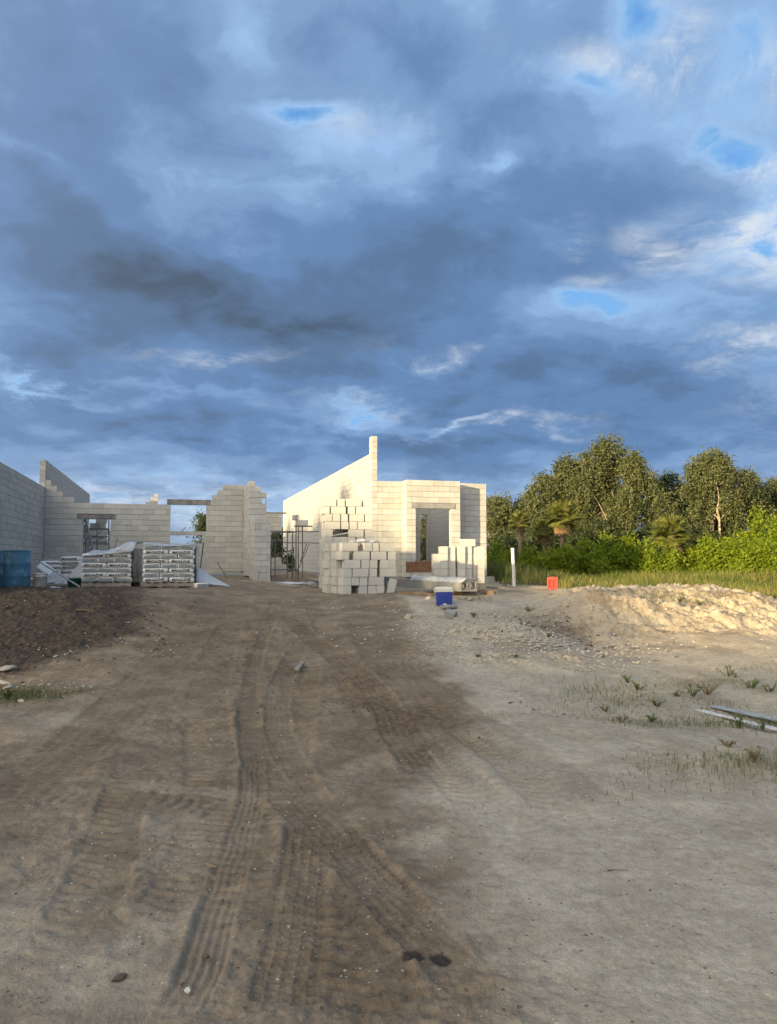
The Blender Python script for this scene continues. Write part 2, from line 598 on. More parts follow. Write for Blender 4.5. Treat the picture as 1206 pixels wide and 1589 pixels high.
def base_height(uu, vv_):
    """broad shape of the ground: u to the right, v ahead of the viewer, metres"""
    road = 0.76 * sstep(5.5, 18.0, vv_)
    right = 0.42 * sstep(7.0, 14.0, vv_) + 0.06 * sstep(14, 18, vv_)
    wr = sstep(1.9, 3.9, uu - 0.06 * (vv_ - 12)) * (1 - sstep(17.5, 21.0, vv_) * (1 - sstep(4.5, 8.0, uu)))
    z = road * (1 - wr) + right * wr
    # bank of dark soil on the left, up to the level the pallets stand on
    left = sstep(-2.6, -4.6, uu)
    z = z + 0.15 * left * sstep(10.5, 14.5, vv_)
    z = z + 0.34 * gau(uu, vv_, -6.0, 13.4, 1.7, 2.0)
    # sand heap on the right, with a flat sunlit back
    m = sstep(2.2, 4.2, uu - 0.10 * (vv_ - 15)) * (1 - sstep(6.6, 9.4, uu))
    ridge = sstep(12.3, 15.2, vv_ - 0.15 * (uu - 5)) * (1 - sstep(16.6, 20.5, vv_))
    z = z + 0.50 * m * ridge
    z = z + 0.16 * gau(uu, vv_, 4.35, 13.9, 0.55, 0.45) + 0.22 * gau(uu, vv_, 3.55, 14.2, 0.55, 0.4)
    z = z + 0.10 * gau(uu, vv_, 5.6, 13.4, 0.6, 0.5) + 0.12 * gau(uu, vv_, 6.7, 14.4, 0.5, 0.5)
    # dark hollow between the gravel pad and the heap
    z = z - 0.20 * gau(uu, vv_, 3.15, 12.6, 0.75, 1.5)
    # gravel lip
    z = z + 0.10 * gau(uu, vv_, 1.9, 12.2, 0.8, 0.7)
    # far field falls away a little on the right
    z = z - 0.35 * sstep(24, 40, vv_) * sstep(2.0, 8.0, uu)
    return z


def unproject(px, py):
    r, f, up = pix(px, py)
    lo, hi = 0.5, 60.0
    t = 1.0
    # march until the ray meets the ground
    k = 1.0
    while k < 60:
        if EYE + up * k - float(base_height(np.float64(r * k), np.float64(f * k))) < 0:
            break
        k *= 1.02
    lo, hi = k / 1.02, k
    for _ in range(30):
        mid = (lo + hi) / 2
        if EYE + up * mid - float(base_height(np.float64(r * mid), np.float64(f * mid))) < 0:
            hi = mid
        else:
            lo = mid
    return r * lo, f * lo


def gz(x, y):
    uu, vv_ = world_uv(x, y)
    return float(base_height(np.float64(uu), np.float64(vv_)))


def spline(pts, n=10):
    """Catmull-Rom through points"""
    P = [np.array(p, float) for p in pts]
    P = [2 * P[0] - P[1]] + P + [2 * P[-1] - P[-2]]
    out = []
    for i in range(1, len(P) - 2):
        for k in range(n):
            t = k / n
            a, b, c, d = P[i - 1], P[i], P[i + 1], P[i + 2]
            out.append(0.5 * ((2 * b) + (-a + c) * t + (2 * a - 5 * b + 4 * c - d) * t * t + (-a + 3 * b - 3 * c + d) * t ** 3))
    out.append(P[-2])
    return np.array(out)


def path_field(uu, vv_, pxpts, reach, n=6):
    """signed sideways distance and length along a path given by photograph points"""
    pts = spline([unproject(*p) for p in pxpts], n)
    best = np.full(uu.shape, 1e9)
    lat = np.full(uu.shape, 1e9)
    lon = np.zeros(uu.shape)
    s0 = 0.0
    for a, b in zip(pts[:-1], pts[1:]):
        d = b - a
        L = float(np.hypot(*d))
        if L < 1e-6:
            continue
        d = d / L
        sel = np.where((uu > min(a[0], b[0]) - reach) & (uu < max(a[0], b[0]) + reach) & (vv_ > min(a[1], b[1]) - reach) & (vv_ < max(a[1], b[1]) + reach))[0]
        if len(sel):
            qx, qy = uu[sel] - a[0], vv_[sel] - a[1]
            t = np.clip(qx * d[0] + qy * d[1], 0, L)
            ex, ey = qx - t * d[0], qy - t * d[1]
            ds = np.hypot(ex, ey)
            sgn = np.sign(qx * d[1] - qy * d[0])
            ok = ds < best[sel]
            w = sel[ok]
            best[w] = ds[ok]
            lat[w] = (ds * sgn)[ok]
            lon[w] = s0 + t[ok]
        s0 += L
    return best, lat, lon, s0


TRACKS = [  # kind, width m, depth m, darkness, photograph points
    ('flat', 0.60, 0.018, 0.30, [(350, 922), (318, 950), (285, 995), (225, 1060), (130, 1150), (0, 1260)]),
    ('flat', 0.60, 0.014, 0.35, [(540, 922), (575, 985), (640, 1060), (740, 1130), (860, 1215), (900, 1250)]),
    ('bar', 0.42, 0.022, 0.12, [(450, 925), (462, 980), (470, 1040), (455, 1110), (440, 1180), (452, 1250), (470, 1300)]),
    ('bar', 0.42, 0.022, 0.10, [(380, 925), (350, 985), (326, 1060), (322, 1120), (330, 1180), (335, 1240), (320, 1330), (260, 1450)]),
    ('bar', 0.40, 0.020, 0.10, [(480, 930), (520, 1000), (560, 1070), (630, 1140), (700, 1200), (760, 1260)]),
    ('bar', 0.36, 0.020, 0.15, [(600, 1030), (690, 1100), (745, 1150), (800, 1192), (890, 1270)]),
    ('bar', 0.40, 0.018, 0.08, [(-20, 1262), (80, 1240), (180, 1236), (300, 1262), (400, 1290)]),
    ('rib', 0.30, 0.022, 0.70, [(440, 955), (500, 1000), (550, 1040), (592, 1085), (617, 1135), (650, 1187), (680, 1215)]),
    ('bar', 0.36, 0.024, 0.18, [(352, 1230), (372, 1280), (382, 1340), (368, 1420), (350, 1500)]),
    ('bar', 0.34, 0.024, 0.25, [(500, 1370), (540, 1440), (572, 1520), (600, 1620)]),
    ('bar', 0.30, 0.018, 0.15, [(215, 1180), (190, 1250), (165, 1330), (120, 1430), (40, 1560)]),
    ('flat', 0.16, 0.010, -0.30, [(-60, 1206), (60, 1208), (150, 1214), (240, 1226), (330, 1231), (430, 1236)]),
    ('lug', 0.25, 0.020, 0.25, [(470, 990), (440, 1050), (430, 1110), (452, 1180), (482, 1240), (540, 1310), (610, 1390), (700, 1490)]),
    ('lug', 0.25, 0.030, 0.30, [(478, 1270), (472, 1340), (462, 1420), (448, 1510), (430, 1610)]),
    ('flat', 0.23, 0.016, 0.40, [(430, 930), (402, 1000), (386, 1080), (388, 1130), (400, 1180), (440, 1235), (510, 1305), (585, 1380), (655, 1450), (735, 1540)]),
    ('rib', 0.17, 0.022, 0.25, [(440, 935), (405, 1000), (386, 1080), (388, 1150), (392, 1200), (385, 1260), (362, 1340), (335, 1430), (305, 1520), (262, 1600)]),
]


def build_ground():
    r_ = [0.0]
    rr = np.concatenate([np.geomspace(0.5, 2.1, 18, endpoint=False), np.geomspace(2.1, 24.0, 800, endpoint=False),
                         np.geomspace(24.0, 60.0, 110, endpoint=False), np.geomspace(60.0, 4000.0, 34)])
    th = np.concatenate([np.linspace(-180, -36, 46, endpoint=False), np.linspace(-36, 36, 580, endpoint=False), np.linspace(36, 180, 46, endpoint=False)])
    th = np.radians(th)
    nr, nt = len(rr), len(th)
    RR, TT = np.meshgrid(rr, th, indexing='ij')
    uu = (RR * np.sin(TT)).ravel()
    vv_ = (RR * np.cos(TT)).ravel()
    z = base_height(uu, vv_)
    fade = 1 - sstep(26, 60, np.hypot(uu, vv_))
    near = (np.abs(TT.ravel()) < R(37)) & (RR.ravel() < 26)
    # masks of what lies on the surface
    big = fbm(uu * 0.45, vv_ * 0.45, 4, 3)
    med = fbm(uu * 1.7, vv_ * 1.7, 4, 11)
    # pale dry sand: right of a ragged line, and the near left corner
    _, lat, _, _ = path_field(uu, vv_, [(560, 885), (590, 908), (612, 930), (628, 965), (648, 1005), (690, 1055), (705, 1110), (665, 1165), (618, 1215), (614, 1260), (668, 1370), (715, 1500), (760, 1640)], 60.0, 4)
    pale = sstep(-0.10, 0.42, -lat + 0.24 * med + 0.05 * big)
    pale = pale * (1 - 0.6 * sstep(15, 19, vv_))
    lx, ly = unproject(90, 1500)
    pale = np.maximum(pale, 0.75 * gau(uu, vv_, lx - 0.3, ly - 0.2, 0.9, 1.0) * (0.8 + 0.5 * med))
    lx, ly = unproject(250, 1290)
    pale = np.maximum(pale, 0.45 * gau(uu, vv_, lx, ly, 0.7, 0.5) * (0.8 + 0.6 * med))
    lx, ly = unproject(90, 1120)
    pale = np.maximum(pale, 0.35 * gau(uu, vv_, lx, ly, 0.8, 0.6) * (0.8 + 0.8 * med))
    # yellow sand of the heap, pale gravel of the pad
    sand = sstep(2.9, 3.9, uu - 0.1 * (vv_ - 15) + 0.35 * med) * sstep(9.6, 12.4, vv_ + 0.5 * med)
    gravel = np.zeros_like(uu)
    for (px, py, ru, rv, am) in [(740, 975, 0.85, 1.2, 1.0), (830, 985, 0.45, 0.8, 1.0), (690, 962, 0.6, 1.0, 0.6), (880, 1020, 0.5, 0.5, 0.8), (760, 1020, 1.0, 0.5, 0.8), (960, 1010, 0.6, 0.5, 0.5)]:
        lx, ly = unproject(px, py)
        gravel = np.maximum(gravel, am * gau(uu, vv_, lx, ly, ru, rv))
    gravel = np.clip(gravel * (0.75 + 0.7 * med), 0, 1)
    # dark damp soil: the bank on the left, churned middle of the drive, the hollow
    dark = 0.95 * sstep(-0.06, -0.26, uu / np.maximum(vv_, 0.1) * 3.2 + 0.86 + 0.06 * med + 0.55 * sstep(12.0, 9.0, vv_)) * sstep(8.6, 10.2, vv_ + 0.4 * med) * (1 - sstep(17.5, 19.0, vv_))
    bank = dark.copy()
    for (px, py, ru, rv, am) in [(330, 985, 0.9, 2.2, 0.6), (290, 945, 1.2, 1.2, 0.6), (640, 1120, 0.55, 0.7, 0.9), (560, 1080, 0.6, 0.7, 0.6), (330, 1040, 0.6, 0.9, 0.5), (840, 1010, 0.5, 0.7, 0.8), (880, 975, 0.6, 1.1, 0.9),
                                 (820, 965, 0.4, 0.8, 0.5), (520, 1050, 0.9, 1.1, 0.45), (640, 1500, 0.24, 0.35, 0.35), (560, 1450, 0.5, 0.6, 0.3), (480, 1350, 0.5, 0.8, 0.25), (700, 1160, 0.5, 0.5, 0.5), (580, 990, 0.9, 1.2, 0.35), (420, 960, 1.0, 1.3, 0.35), (160, 1150, 0.6, 0.4, 0.4), (100, 1200, 0.8, 0.4, 0.3)]:
        lx, ly = unproject(px, py)
        dark = np.maximum(dark, am * gau(uu, vv_, lx, ly, ru, rv) * (0.85 + 0.6 * med))
    grass = np.zeros_like(uu)
    for (px, py, ru, rv, am) in [(20, 1080, 0.5, 0.35, 1.0), (1010, 1085, 0.8, 0.5, 0.5), (1120, 1060, 0.9, 0.6, 0.5), (960, 1130, 0.9, 0.5, 0.35), (1160, 1180, 0.7, 0.4, 0.5)]:
        lx, ly = unproject(px, py)
        grass = np.maximum(grass, am * gau(uu, vv_, lx, ly, ru, rv) * (0.7 + 0.9 * med))
    grass = np.maximum(grass, sstep(17.5, 19.5, vv_ + 0.6 * med) * sstep(4.0, 6.0, uu - 0.08 * (vv_ - 18) + 0.4 * med))
    grass = np.maximum(grass, sstep(45, 60, vv_))
    # relief: gentle waves everywhere, clods on the bank and heap
    roll = 0.05 * fbm(uu * 0.5 + 5, vv_ * 0.5, 3, 21) * sstep(2.5, 6, vv_)
    rough = np.clip(0.25 + 0.6 * fbm(uu * 0.9, vv_ * 0.9, 3, 51), 0.05, 1.0)
    d1 = fbm(uu * 3.0, vv_ * 3.0, 5, 31, 0.55)
    d2 = fbm(uu * 14.0, vv_ * 14.0, 4, 41, 0.6)
    heap = sand * sstep(12.0, 13.0, vv_) * (1 - sstep(17, 19, vv_))
    dz_ = (0.012 + 0.018 * rough) * d1 * (1 - 0.55 * pale * (1 - gravel)) + 0.0085 * d2 * (0.35 + rough) * (1 - 0.5 * pale)
    rid = 1 - np.abs(fbm(uu * 2.6, vv_ * 2.6, 5, 61, 0.55))
    rid2 = 1 - np.abs(fbm(uu * 1.1 + 4, vv_ * 1.1, 4, 65, 0.5))
    dz_ = dz_ + bank * (0.028 * d1 + 0.014 * d2 + 0.03 * (rid - 0.6))
    dz_ = dz_ + heap * (0.055 * d1 + 0.16 * (rid2 - 0.7) * sstep(-0.5, 0.4, med) + 0.05 * (rid - 0.7) + 0.034 * d2)
    dz_ = dz_ + gravel * (0.02 * d2 + 0.02 * d1)
    # tyre tracks
    wet = np.zeros_like(uu)
    flat = np.zeros_like(uu)
    trk = np.zeros_like(uu)
    tone = np.zeros_like(uu)
    for i, (kind, w, dep, dk, pts) in enumerate(TRACKS):
        dep = dep * 0.78
        ext = w * 1.8
        best, lat, lon, L = path_field(uu, vv_, pts, ext)
        inn = best < ext
        b = best[inn]
        la, lo = lat[inn], lon[inn]
        la = la + 0.012 * vnoise(lo * 3.0, np.full_like(lo, i * 3.3), 71)
        ends = sstep(0, 0.35, lo) * (1 - sstep(L - 0.45, L, lo))
        patch = np.clip(0.70 + 0.55 * vnoise(uu[inn] * 1.1 + i, vv_[inn] * 1.1, 81), 0.25, 1.0) * ends
        prof = 1 - sstep(w * 0.44, w * 0.54, np.abs(la))
        berm = np.exp(-((np.abs(la) - w * 0.60) / (w * 0.10)) ** 2)
        q = la / w + 0.5
        if kind == 'rib':
            pat = 0.35 + 0.65 * (0.5 + 0.5 * np.cos(q * 2 * np.pi * 4.5)) ** 0.7
            teeth = 0.10 * (np.sin(lo * 2 * np.pi / 0.035 + 6 * q) > 0.3)
            h = -dep * (pat + teeth) * prof + dep * 0.55 * berm
        elif kind == 'flat':
            pat = 0.8 + 0.16 * np.cos(q * 2 * np.pi * 5)
            h = -dep * pat * prof + dep * 0.45 * berm
        elif kind == 'lug':
            cols = np.floor(q * 5)
            ph = lo / 0.055 + cols * 0.5 + 0.12 * np.sin(q * 30)
            lug = sstep(0.15, 0.3, np.abs(((ph % 1.0) - 0.5)))
            gr = sstep(0.06, 0.16, np.abs((q * 5) % 1.0 - 0.5) * -1 + 0.5)
            h = -dep * (0.35 + 0.75 * lug * gr) * prof + dep * 0.5 * berm
        else:
            ph = lo / 0.105 + np.abs(q - 0.5) * 1.6 + 0.25 * vnoise(la * 6, lo * 3, 91 + i)
            bar = sstep(-0.35, 0.55, np.sin(ph * 2 * np.pi))
            h = -dep * (0.15 + 0.9 * bar) * prof + dep * 0.35 * berm
        idx = np.where(inn)[0]
        press = prof * patch
        dz_[idx] = dz_[idx] * (1 - 0.75 * press) + h * patch
        trk[idx] = np.maximum(trk[idx], press)
        tone[idx] = np.where(np.abs(dk * press) > np.abs(tone[idx]), dk * press, tone[idx])
    # two wet spots
    for (px, py, ra) in [(642, 1484, 0.050), (684, 1486, 0.044)]:
        lx, ly = unproject(px, py)
        dd = np.hypot((uu - lx), (vv_ - ly) * 0.95)
        wob = 0.004 * vnoise(uu * 25, vv_ * 25, 5)
        wet = np.maximum(wet, 1 - sstep(ra - 0.008, ra + 0.004, dd + wob))
    dz_ = dz_ - 0.006 * wet
    z = z + (roll + dz_) * fade
    dark = np.clip(dark + np.clip(tone, 0, 1), 0, 1)
    pale = np.clip(pale + np.clip(-tone, 0, 1) - 0.5 * np.clip(tone, 0, 1), 0, 1)
    x, y = uv_world(uu, vv_)
    verts = np.stack([x, y, z], 1)
    i, j = np.meshgrid(np.arange(nr - 1), np.arange(nt), indexing='ij')
    j2 = (j + 1) % nt
    a = i * nt + j
    b = i * nt + j2
    c = (i + 1) * nt + j2
    d = (i + 1) * nt + j
    quads = np.stack([a.ravel(), d.ravel(), c.ravel(), b.ravel()], 1)
    # close the middle
    verts = np.vstack([verts, [[0, 0, float(base_height(np.float64(0), np.float64(0)))]]])
    ctr = len(verts) - 1
    att = {'pale': pale, 'dark': dark, 'sand': sand, 'gravel': gravel, 'wet': wet, 'grass': np.clip(grass, 0, 1), 'bank': bank}
    att = {k: np.append(q, 0.0) for k, q in att.items()}
    kk = np.arange(0, nt, 2)
    cap = np.stack([kk, (kk + 1) % nt, (kk + 2) % nt, np.full(len(kk), ctr)], 1)
    me = np_mesh('ground', verts, np.vstack([quads, cap]), 4, att)
    me.polygons.foreach_set('use_smooth', np.ones(len(me.polygons), dtype=bool))

    m, t, bs = new_mat('site_soil')
    geo = t.node('ShaderNodeNewGeometry').outputs['Position']
    A = {k: t.node('ShaderNodeAttribute', attribute_name=k).outputs['Fac'] for k in att}
    nA = t.noise(geo, 2.2, 7.0, 0.62)
    nB = t.noise(geo, 16.0, 6.0, 0.65)
    nC = t.noise(geo, 70.0, 4.0, 0.7)
    c = t.mix(t.step(nA, 0.34, 0.66), (0.174, 0.133, 0.089), (0.270, 0.212, 0.147))
    pc = t.mix(t.step(nA, 0.3, 0.7), (0.345, 0.295, 0.220), (0.440, 0.385, 0.293))
    c = t.mix(A['pale'], c, pc)
    dc = t.mix(t.step(nB, 0.35, 0.7), (0.092, 0.064, 0.040), (0.168, 0.121, 0.076))
    c = t.mix(t.math('MULTIPLY', A['dark'], 0.85), c, dc)
    bk = t.mix(t.step(nB, 0.35, 0.7), (0.050, 0.038, 0.027), (0.105, 0.080, 0.055))
    c = t.mix(t.math('MULTIPLY', A['bank'], 0.95), c, bk)
    sc = t.mix(t.step(nA, 0.35, 0.65), (0.50, 0.412, 0.282), (0.38, 0.305, 0.20))
    sn = t.noise(geo, 1.3, 6.0, 0.65)
    sc = t.mix(t.math('MULTIPLY', t.step(sn, 0.50, 0.66), 0.8), sc, (0.20, 0.152, 0.098))
    c = t.mix(t.math('MULTIPLY', A['sand'], t.math('SUBTRACT', 1.0, t.math('MULTIPLY', A['dark'], 0.8))), c, sc)
    gc = t.mix(t.step(nB, 0.40, 0.60), (0.27, 0.215, 0.145), (0.52, 0.44, 0.325))
    c = t.mix(t.math('MULTIPLY', A['gravel'], 0.85), c, gc)
    gg = t.mix(t.step(nB, 0.35, 0.65), (0.055, 0.068, 0.020), (0.125, 0.115, 0.045))
    c = t.mix(t.math('MULTIPLY', A['grass'], 0.8), c, gg)
    nD = t.noise(geo, 190.0, 3.0, 0.7)
    nE = t.noise(geo, 7.0, 5.0, 0.7)
    k = t.math('ADD', t.math('ADD', t.lin(nB, 0.25, 0.75, 0.78, 1.20), t.lin(nC, 0.3, 0.7, -0.15, 0.15)), t.math('ADD', t.lin(nD, 0.3, 0.7, -0.18, 0.18), t.lin(nE, 0.3, 0.7, -0.10, 0.10)))
    c = t.mix(1.0, c, t.vec(k, k, k), 'MULTIPLY')
    # specks: pale shell grit and dark crumbs
    vo = t.node('ShaderNodeTexVoronoi')
    t.l.new(geo, vo.inputs['Vector'])
    vo.inputs['Scale'].default_value = 26.0
    pick = t.node('ShaderNodeSeparateColor')
    t.l.new(vo.outputs['Color'], pick.inputs[0])
    sp = t.math('MULTIPLY', t.math('LESS_THAN', vo.outputs['Distance'], 0.16), t.math('GREATER_THAN', pick.outputs[0], 0.90))
    c = t.mix(t.math('MULTIPLY', sp, 0.7), c, (0.55, 0.50, 0.42))
    sp2 = t.math('MULTIPLY', t.math('LESS_THAN', vo.outputs['Distance'], 0.22), t.math('LESS_THAN', pick.outputs[1], 0.10))
    c = t.mix(t.math('MULTIPLY', sp2, 0.6), c, (0.05, 0.04, 0.03))
    c = t.mix(t.math('MULTIPLY', A['wet'], 0.9), c, (0.035, 0.026, 0.018))
    t.put(bs.inputs['Base Color'], c)
    t.put(bs.inputs['Roughness'], t.lin(A['wet'], 0, 1, 0.96, 0.55))
    bs.inputs['Specular IOR Level'].default_value = 0.15
    bp = t.node('ShaderNodeBump')
    bp.inputs['Strength'].default_value = 0.9
    bp.inputs['Distance'].default_value = 0.02
    hh = t.math('ADD', t.math('MULTIPLY', nB, 0.9), t.math('ADD', t.math('MULTIPLY', nC, 0.35), t.math('MULTIPLY', nD, 0.14)))
    t.l.new(hh, bp.inputs['Height'])
    t.l.new(bp.outputs[0], bs.inputs['Normal'])
    o = link('ground', me, m)
    tag(o, 'sandy building plot churned by tyre tracks', kind='structure')
    return o


build_ground()


# ------------------------------------------------------------------ block walls
BL, BH, BT = 0.4064, 0.2032, 0.20
JOINT = 0.009
_bm_cache = {}


def block_mesh(l, d=BT, h=BH - JOINT, ch=0.004, key='wall'):
    k = (round(l, 3), round(d, 3), round(h, 3), key)
    if k not in _bm_cache:
        bm = bmesh.new()
        bmesh.ops.create_cube(bm, size=1.0)
        for q in bm.verts:
            q.co = Vector(((q.co.x + 0.5) * k[0], (q.co.y + 0.5) * k[1], (q.co.z + 0.5) * k[2]))
        bmesh.ops.bevel(bm, geom=bm.edges[:], offset=ch, segments=1, affect='EDGES')
        me = bpy.data.meshes.new('block')
        bm.to_mesh(me)
        bm.free()
        _bm_cache[k] = me
    return _bm_cache[k]


def cut(intervals, a, b):
    out = []
    for s, e in intervals:
        if b <= s or a >= e:
            out.append((s, e))
            continue
        if a > s:
            out.append((s, a))
        if b < e:
            out.append((b, e))
    return out


def block_wall(label, origin, rz, length, courses, holes=(), tops=None, named=lambda s, k: True, mat='block', phase=0, seed=1, name='block_wall', gaps=0.0):
    """running-bond wall. local x along the wall, local y into its thickness, z up.
    holes: (s0, s1, course0, course1) openings; tops: function s -> courses standing there."""
    rg = random.Random(seed)
    root = empty(name, origin, rz)
    tag(root, label, 'wall', kind='thing')
    mor = MB()
    far = MB()
    nfar = 0
    for k in range(courses):
        iv = [(0.0, length)]
        for (a, b, k0, k1) in holes:
            if k0 <= k < k1:
                iv = cut(iv, a, b)
        if tops is not None:
            iv2 = []
            for s, e in iv:
                n = max(int(round((e - s) / (BL / 2))), 1)
                st = None
                for q in range(n + 1):
                    mid = s + (q + 0.5) * (e - s) / n
                    ok = q < n and tops(mid) > k
                    if ok and st is None:
                        st = s + q * (e - s) / n
                    if not ok and st is not None:
                        iv2.append((st, s + q * (e - s) / n))
                        st = None
            iv = iv2
        for s, e in iv:
            mor.box(s + 0.012, e - 0.012, 0.010, BT - 0.010, k * BH, (k + 1) * BH - (JOINT + 0.004))
            o = ((k + phase) % 2) * BL / 2
            lines = [s]
            q = math.floor((s - o) / BL) * BL + o + BL
            while q < e - 0.05:
                if q > s + 0.05:
                    lines.append(q)
                q += BL
            lines.append(e)
            for a, b in zip(lines[:-1], lines[1:]):
                l = b - a - JOINT
                if l < 0.03:
                    continue
                dy_ = rg.uniform(-0.004, 0.004)
                if named(0.5 * (a + b), k):
                    ob = bpy.data.objects.new('block', block_mesh(l))
                    if not ob.data.materials:
                        ob.data.materials.append(M[mat])
                    ob.parent = root
                    ob.location = (a + JOINT / 2, dy_, k * BH + JOINT / 2)
                    col.objects.link(ob)
                else:
                    far.box(a + JOINT / 2, b - JOINT / 2, dy_, BT + dy_, k * BH + JOINT / 2, (k + 1) * BH - JOINT / 2)
                    nfar += 1
    mor.build('mortar', M['mortar'], root)
    if nfar:
        fo = far.build('blockwork', M[mat], root)
        fo['kind'] = 'stuff'
    return root


Z0 = 0.99      # top of the slabs
YL = 30.6      # front wall of the house on the left
XL = xat(67, YL)
# --- house on the left
LW0 = 15.8
block_wall('long grey block wall in shade beside the blue drums', (XL, LW0, Z0), R(90), YL - LW0 - 0.003, 16,
           named=lambda s, k: s + LW0 > 22.6, seed=2)
block_wall('tall block wall receding behind the front wall, its end lit by the sun', (XL, YL, Z0), R(90), 15.5, 21,
           named=lambda s, k: s < 1.3 and k > 12, seed=3)
xw0, xw1 = xat(127.5, YL) - XL, xat(170, YL) - XL
xd0, xd1 = xat(263.5, YL) - XL, xat(319, YL) - XL
xe = xat(377, YL)
LWID = xe - XL


def left_tops(s):
    px = [(xat(77.5, YL) - XL, 17), (xat(86, YL) - XL, 16), (xat(95, YL) - XL, 15), (xat(111, YL) - XL, 14), (xd1, 13),
          (xat(327, YL) - XL + 0.03, 14), (xat(337, YL) - XL, 15), (xat(345, YL) - XL, 16), (99, 17)]
    for lim, n in px:
        if s < lim:
            return n
    return 17


fw = block_wall('grey front block wall with a window hole, a doorway and stepped pier', (XL + 0.003, YL, Z0 + 0.06), 0.0, LWID - 0.003, 17,
                holes=[(xw0, xw1, 0, 10), (xw0 - 0.2, xw1 + 0.2, 10, 11), (xd0, xd1, 0, 17)], tops=left_tops, seed=4)
lt = MB()
lt.box(xw0 - 0.19, xw1 + 0.19, 0.03, BT - 0.01, 10 * BH + 0.008, 11 * BH - 0.010)
lt.box(xw0 - 0.05, xw1 + 0.05, 0.012, 0.029, 10 * BH + 0.06, 10 * BH + 0.10)
lt.build('window_lintel', M['lintel_dark'], fw)
lt = MB()
lt.box(xd0 - 0.14, xd1 + 0.17, -0.006, BT + 0.006, 13 * BH + 0.004, 14 * BH)
lt.build('door_lintel', M['lintel_dark'], fw, bevel=0.006)
# return wall, stub and the nearer pillar
YS = 28.5
block_wall('short block return joining the stepped pier', (xe + 0.003, YL + BT, Z0), R(-90), YL + BT - YS - 0.003, 17, seed=5)
sw = xat(412, YS) - xe
block_wall('narrow stepped block stub with one small gap', (xe, YS - BT, Z0), 0.0, sw, 17,
           holes=[(xat(405, YS) - xe, xat(411, YS) - xe, 13, 14)], tops=lambda s: 17 if s < 0.21 else 16 if s < 0.42 else 15, seed=6)
YP = 25.9
xp0, xp1 = xat(395, YP), xat(420, YP)
block_wall('lower block return running out to the square pillar', (xp0 + 0.05, YS - BT - 0.004, Z0 - 0.2), R(-90), YS - BT - YP - 0.41, 11,
           tops=lambda s: 11, seed=7)
pl = block_wall('square block pillar standing nearest the drive', (xp0, YP, Z0 - 0.25), 0.0, xp1 - xp0, 11, seed=8)
pl2 = MB().box(0.012, xp1 - xp0 - 0.012, BT + 0.003, 0.395, 0, 11 * BH)
pl2.build('core', M['block'], pl)
# slab edge under the left house
sl = MB().box(XL - 0.3, xe + 0.3, YL - 0.35, 47.0, 0.60, Z0 - 0.004)
tag(sl.build('slab', M['slab']), 'concrete slab edge under the left house', kind='structure')

# rear of the left house
YR = 40.0
xr0, xr1 = xat(118, YR), xat(326, YR)
rw = block_wall('low rear block wall seen through the doorway', (xr0, YR, Z0), 0.0, xr1 - xr0, 10,
                holes=[(xat(255, YR) - xr0, xat(313, YR) - xr0, 7, 9), (xat(165, YR) - xr0, xat(169.5, YR) - xr0, 6, 9), (xat(164.5, YR) - xr0, xat(168.5, YR) - xr0, 3, 5)],
                named=lambda s, k: s > xat(255, YR) - xr0, seed=9)
pz = zat(230, 766, YR + 1)
nb = 19
block_wall('sunlit stepped tip of a block pier behind the front wall', (xat(224, YR + 1), YR + 1, pz - nb * BH), 0.0, 0.62, nb,
           tops=lambda s: nb - 2 if s < 0.2 else nb - 1 if s < 0.4 else nb, seed=10)

# --- house on the right
YB = 26.2
YN = 26.85
xb0, xb1 = xat(631, YB), xat(715, YB)
xg = xat(577, YN)          # sunlit face of the long wall
xk = xat(755.5, YN)
Z1 = 0.97
LONG = 23.4
lw = block_wall('long sunlit block wall with a chimney-like tip, receding behind the stacks', (xg, YN + LONG, Z1), R(-90), LONG, 25,
                tops=lambda s: 25 if s > LONG - 0.42 else 22, named=lambda s, k: s > LONG - 4.1, seed=11)
block_wall('recessed sunlit front block wall beside the long wall', (xg + BT + 0.003, YN, Z1), 0.0, xb0 - xg - BT - 0.006, 17, seed=12)
block_wall('short sunlit side of the projecting bay', (xb0, YN + BT, Z1), R(-90), YN + BT - YB, 17, seed=13)
bw0, bw1 = xat(645.5, YB) - xb0, xat(700, YB) - xb0
kz = 12
bay = block_wall('projecting block bay with a large window hole', (xb0 + BT + 0.003, YB, Z1), 0.0, xb1 - xb0 - BT - 0.003, 17,
                 holes=[(bw0 - BT, bw1 - BT, 1, kz), (bw0 - BT - 0.15, bw1 - BT + 0.2, kz, kz + 1)], seed=14)
lt = MB()
lt.box(bw0 - BT - 0.14, bw1 - BT + 0.19, 0.004, BT - 0.004, kz * BH + 0.008, (kz + 1) * BH - 0.008)
lt.build('window_lintel', M['precast'], bay, bevel=0.005)
pb = MB().box(bw0 - BT - 0.5 + 0.12, bw1 - BT - 0.30, -0.035, -0.012, 0.9 * BH, 0.9 * BH + 0.36)
pb.build('plywood_panel', M['ply'], bay)
ps = MB().box(bw0 - BT - 0.02, bw1 - BT - 0.02, -0.03, BT + 0.03, 0.9 * BH + 0.365, 0.9 * BH + 0.40)
ps.build('timber_sill', M['wood'], bay)
block_wall('plain block wing at the right end, half in shadow', (xb1 + 0.003, YN, Z1), 0.0, xk - xb1 - 0.003, 17, seed=15)
block_wall('narrow shaded return between the bay and the right wing', (xb1 - BT, YN - 0.003, Z1), R(-90), YN - YB - BT - 0.006, 17, named=lambda s, k: False, seed=16)
block_wall('inner side wall seen through the bay window', (xk - BT, 33.0, Z1), R(-90), 33.0 - YN - BT - 0.004, 17, named=lambda s, k: False, seed=17)
YK = 33.0
xi0 = xg + BT + 0.01
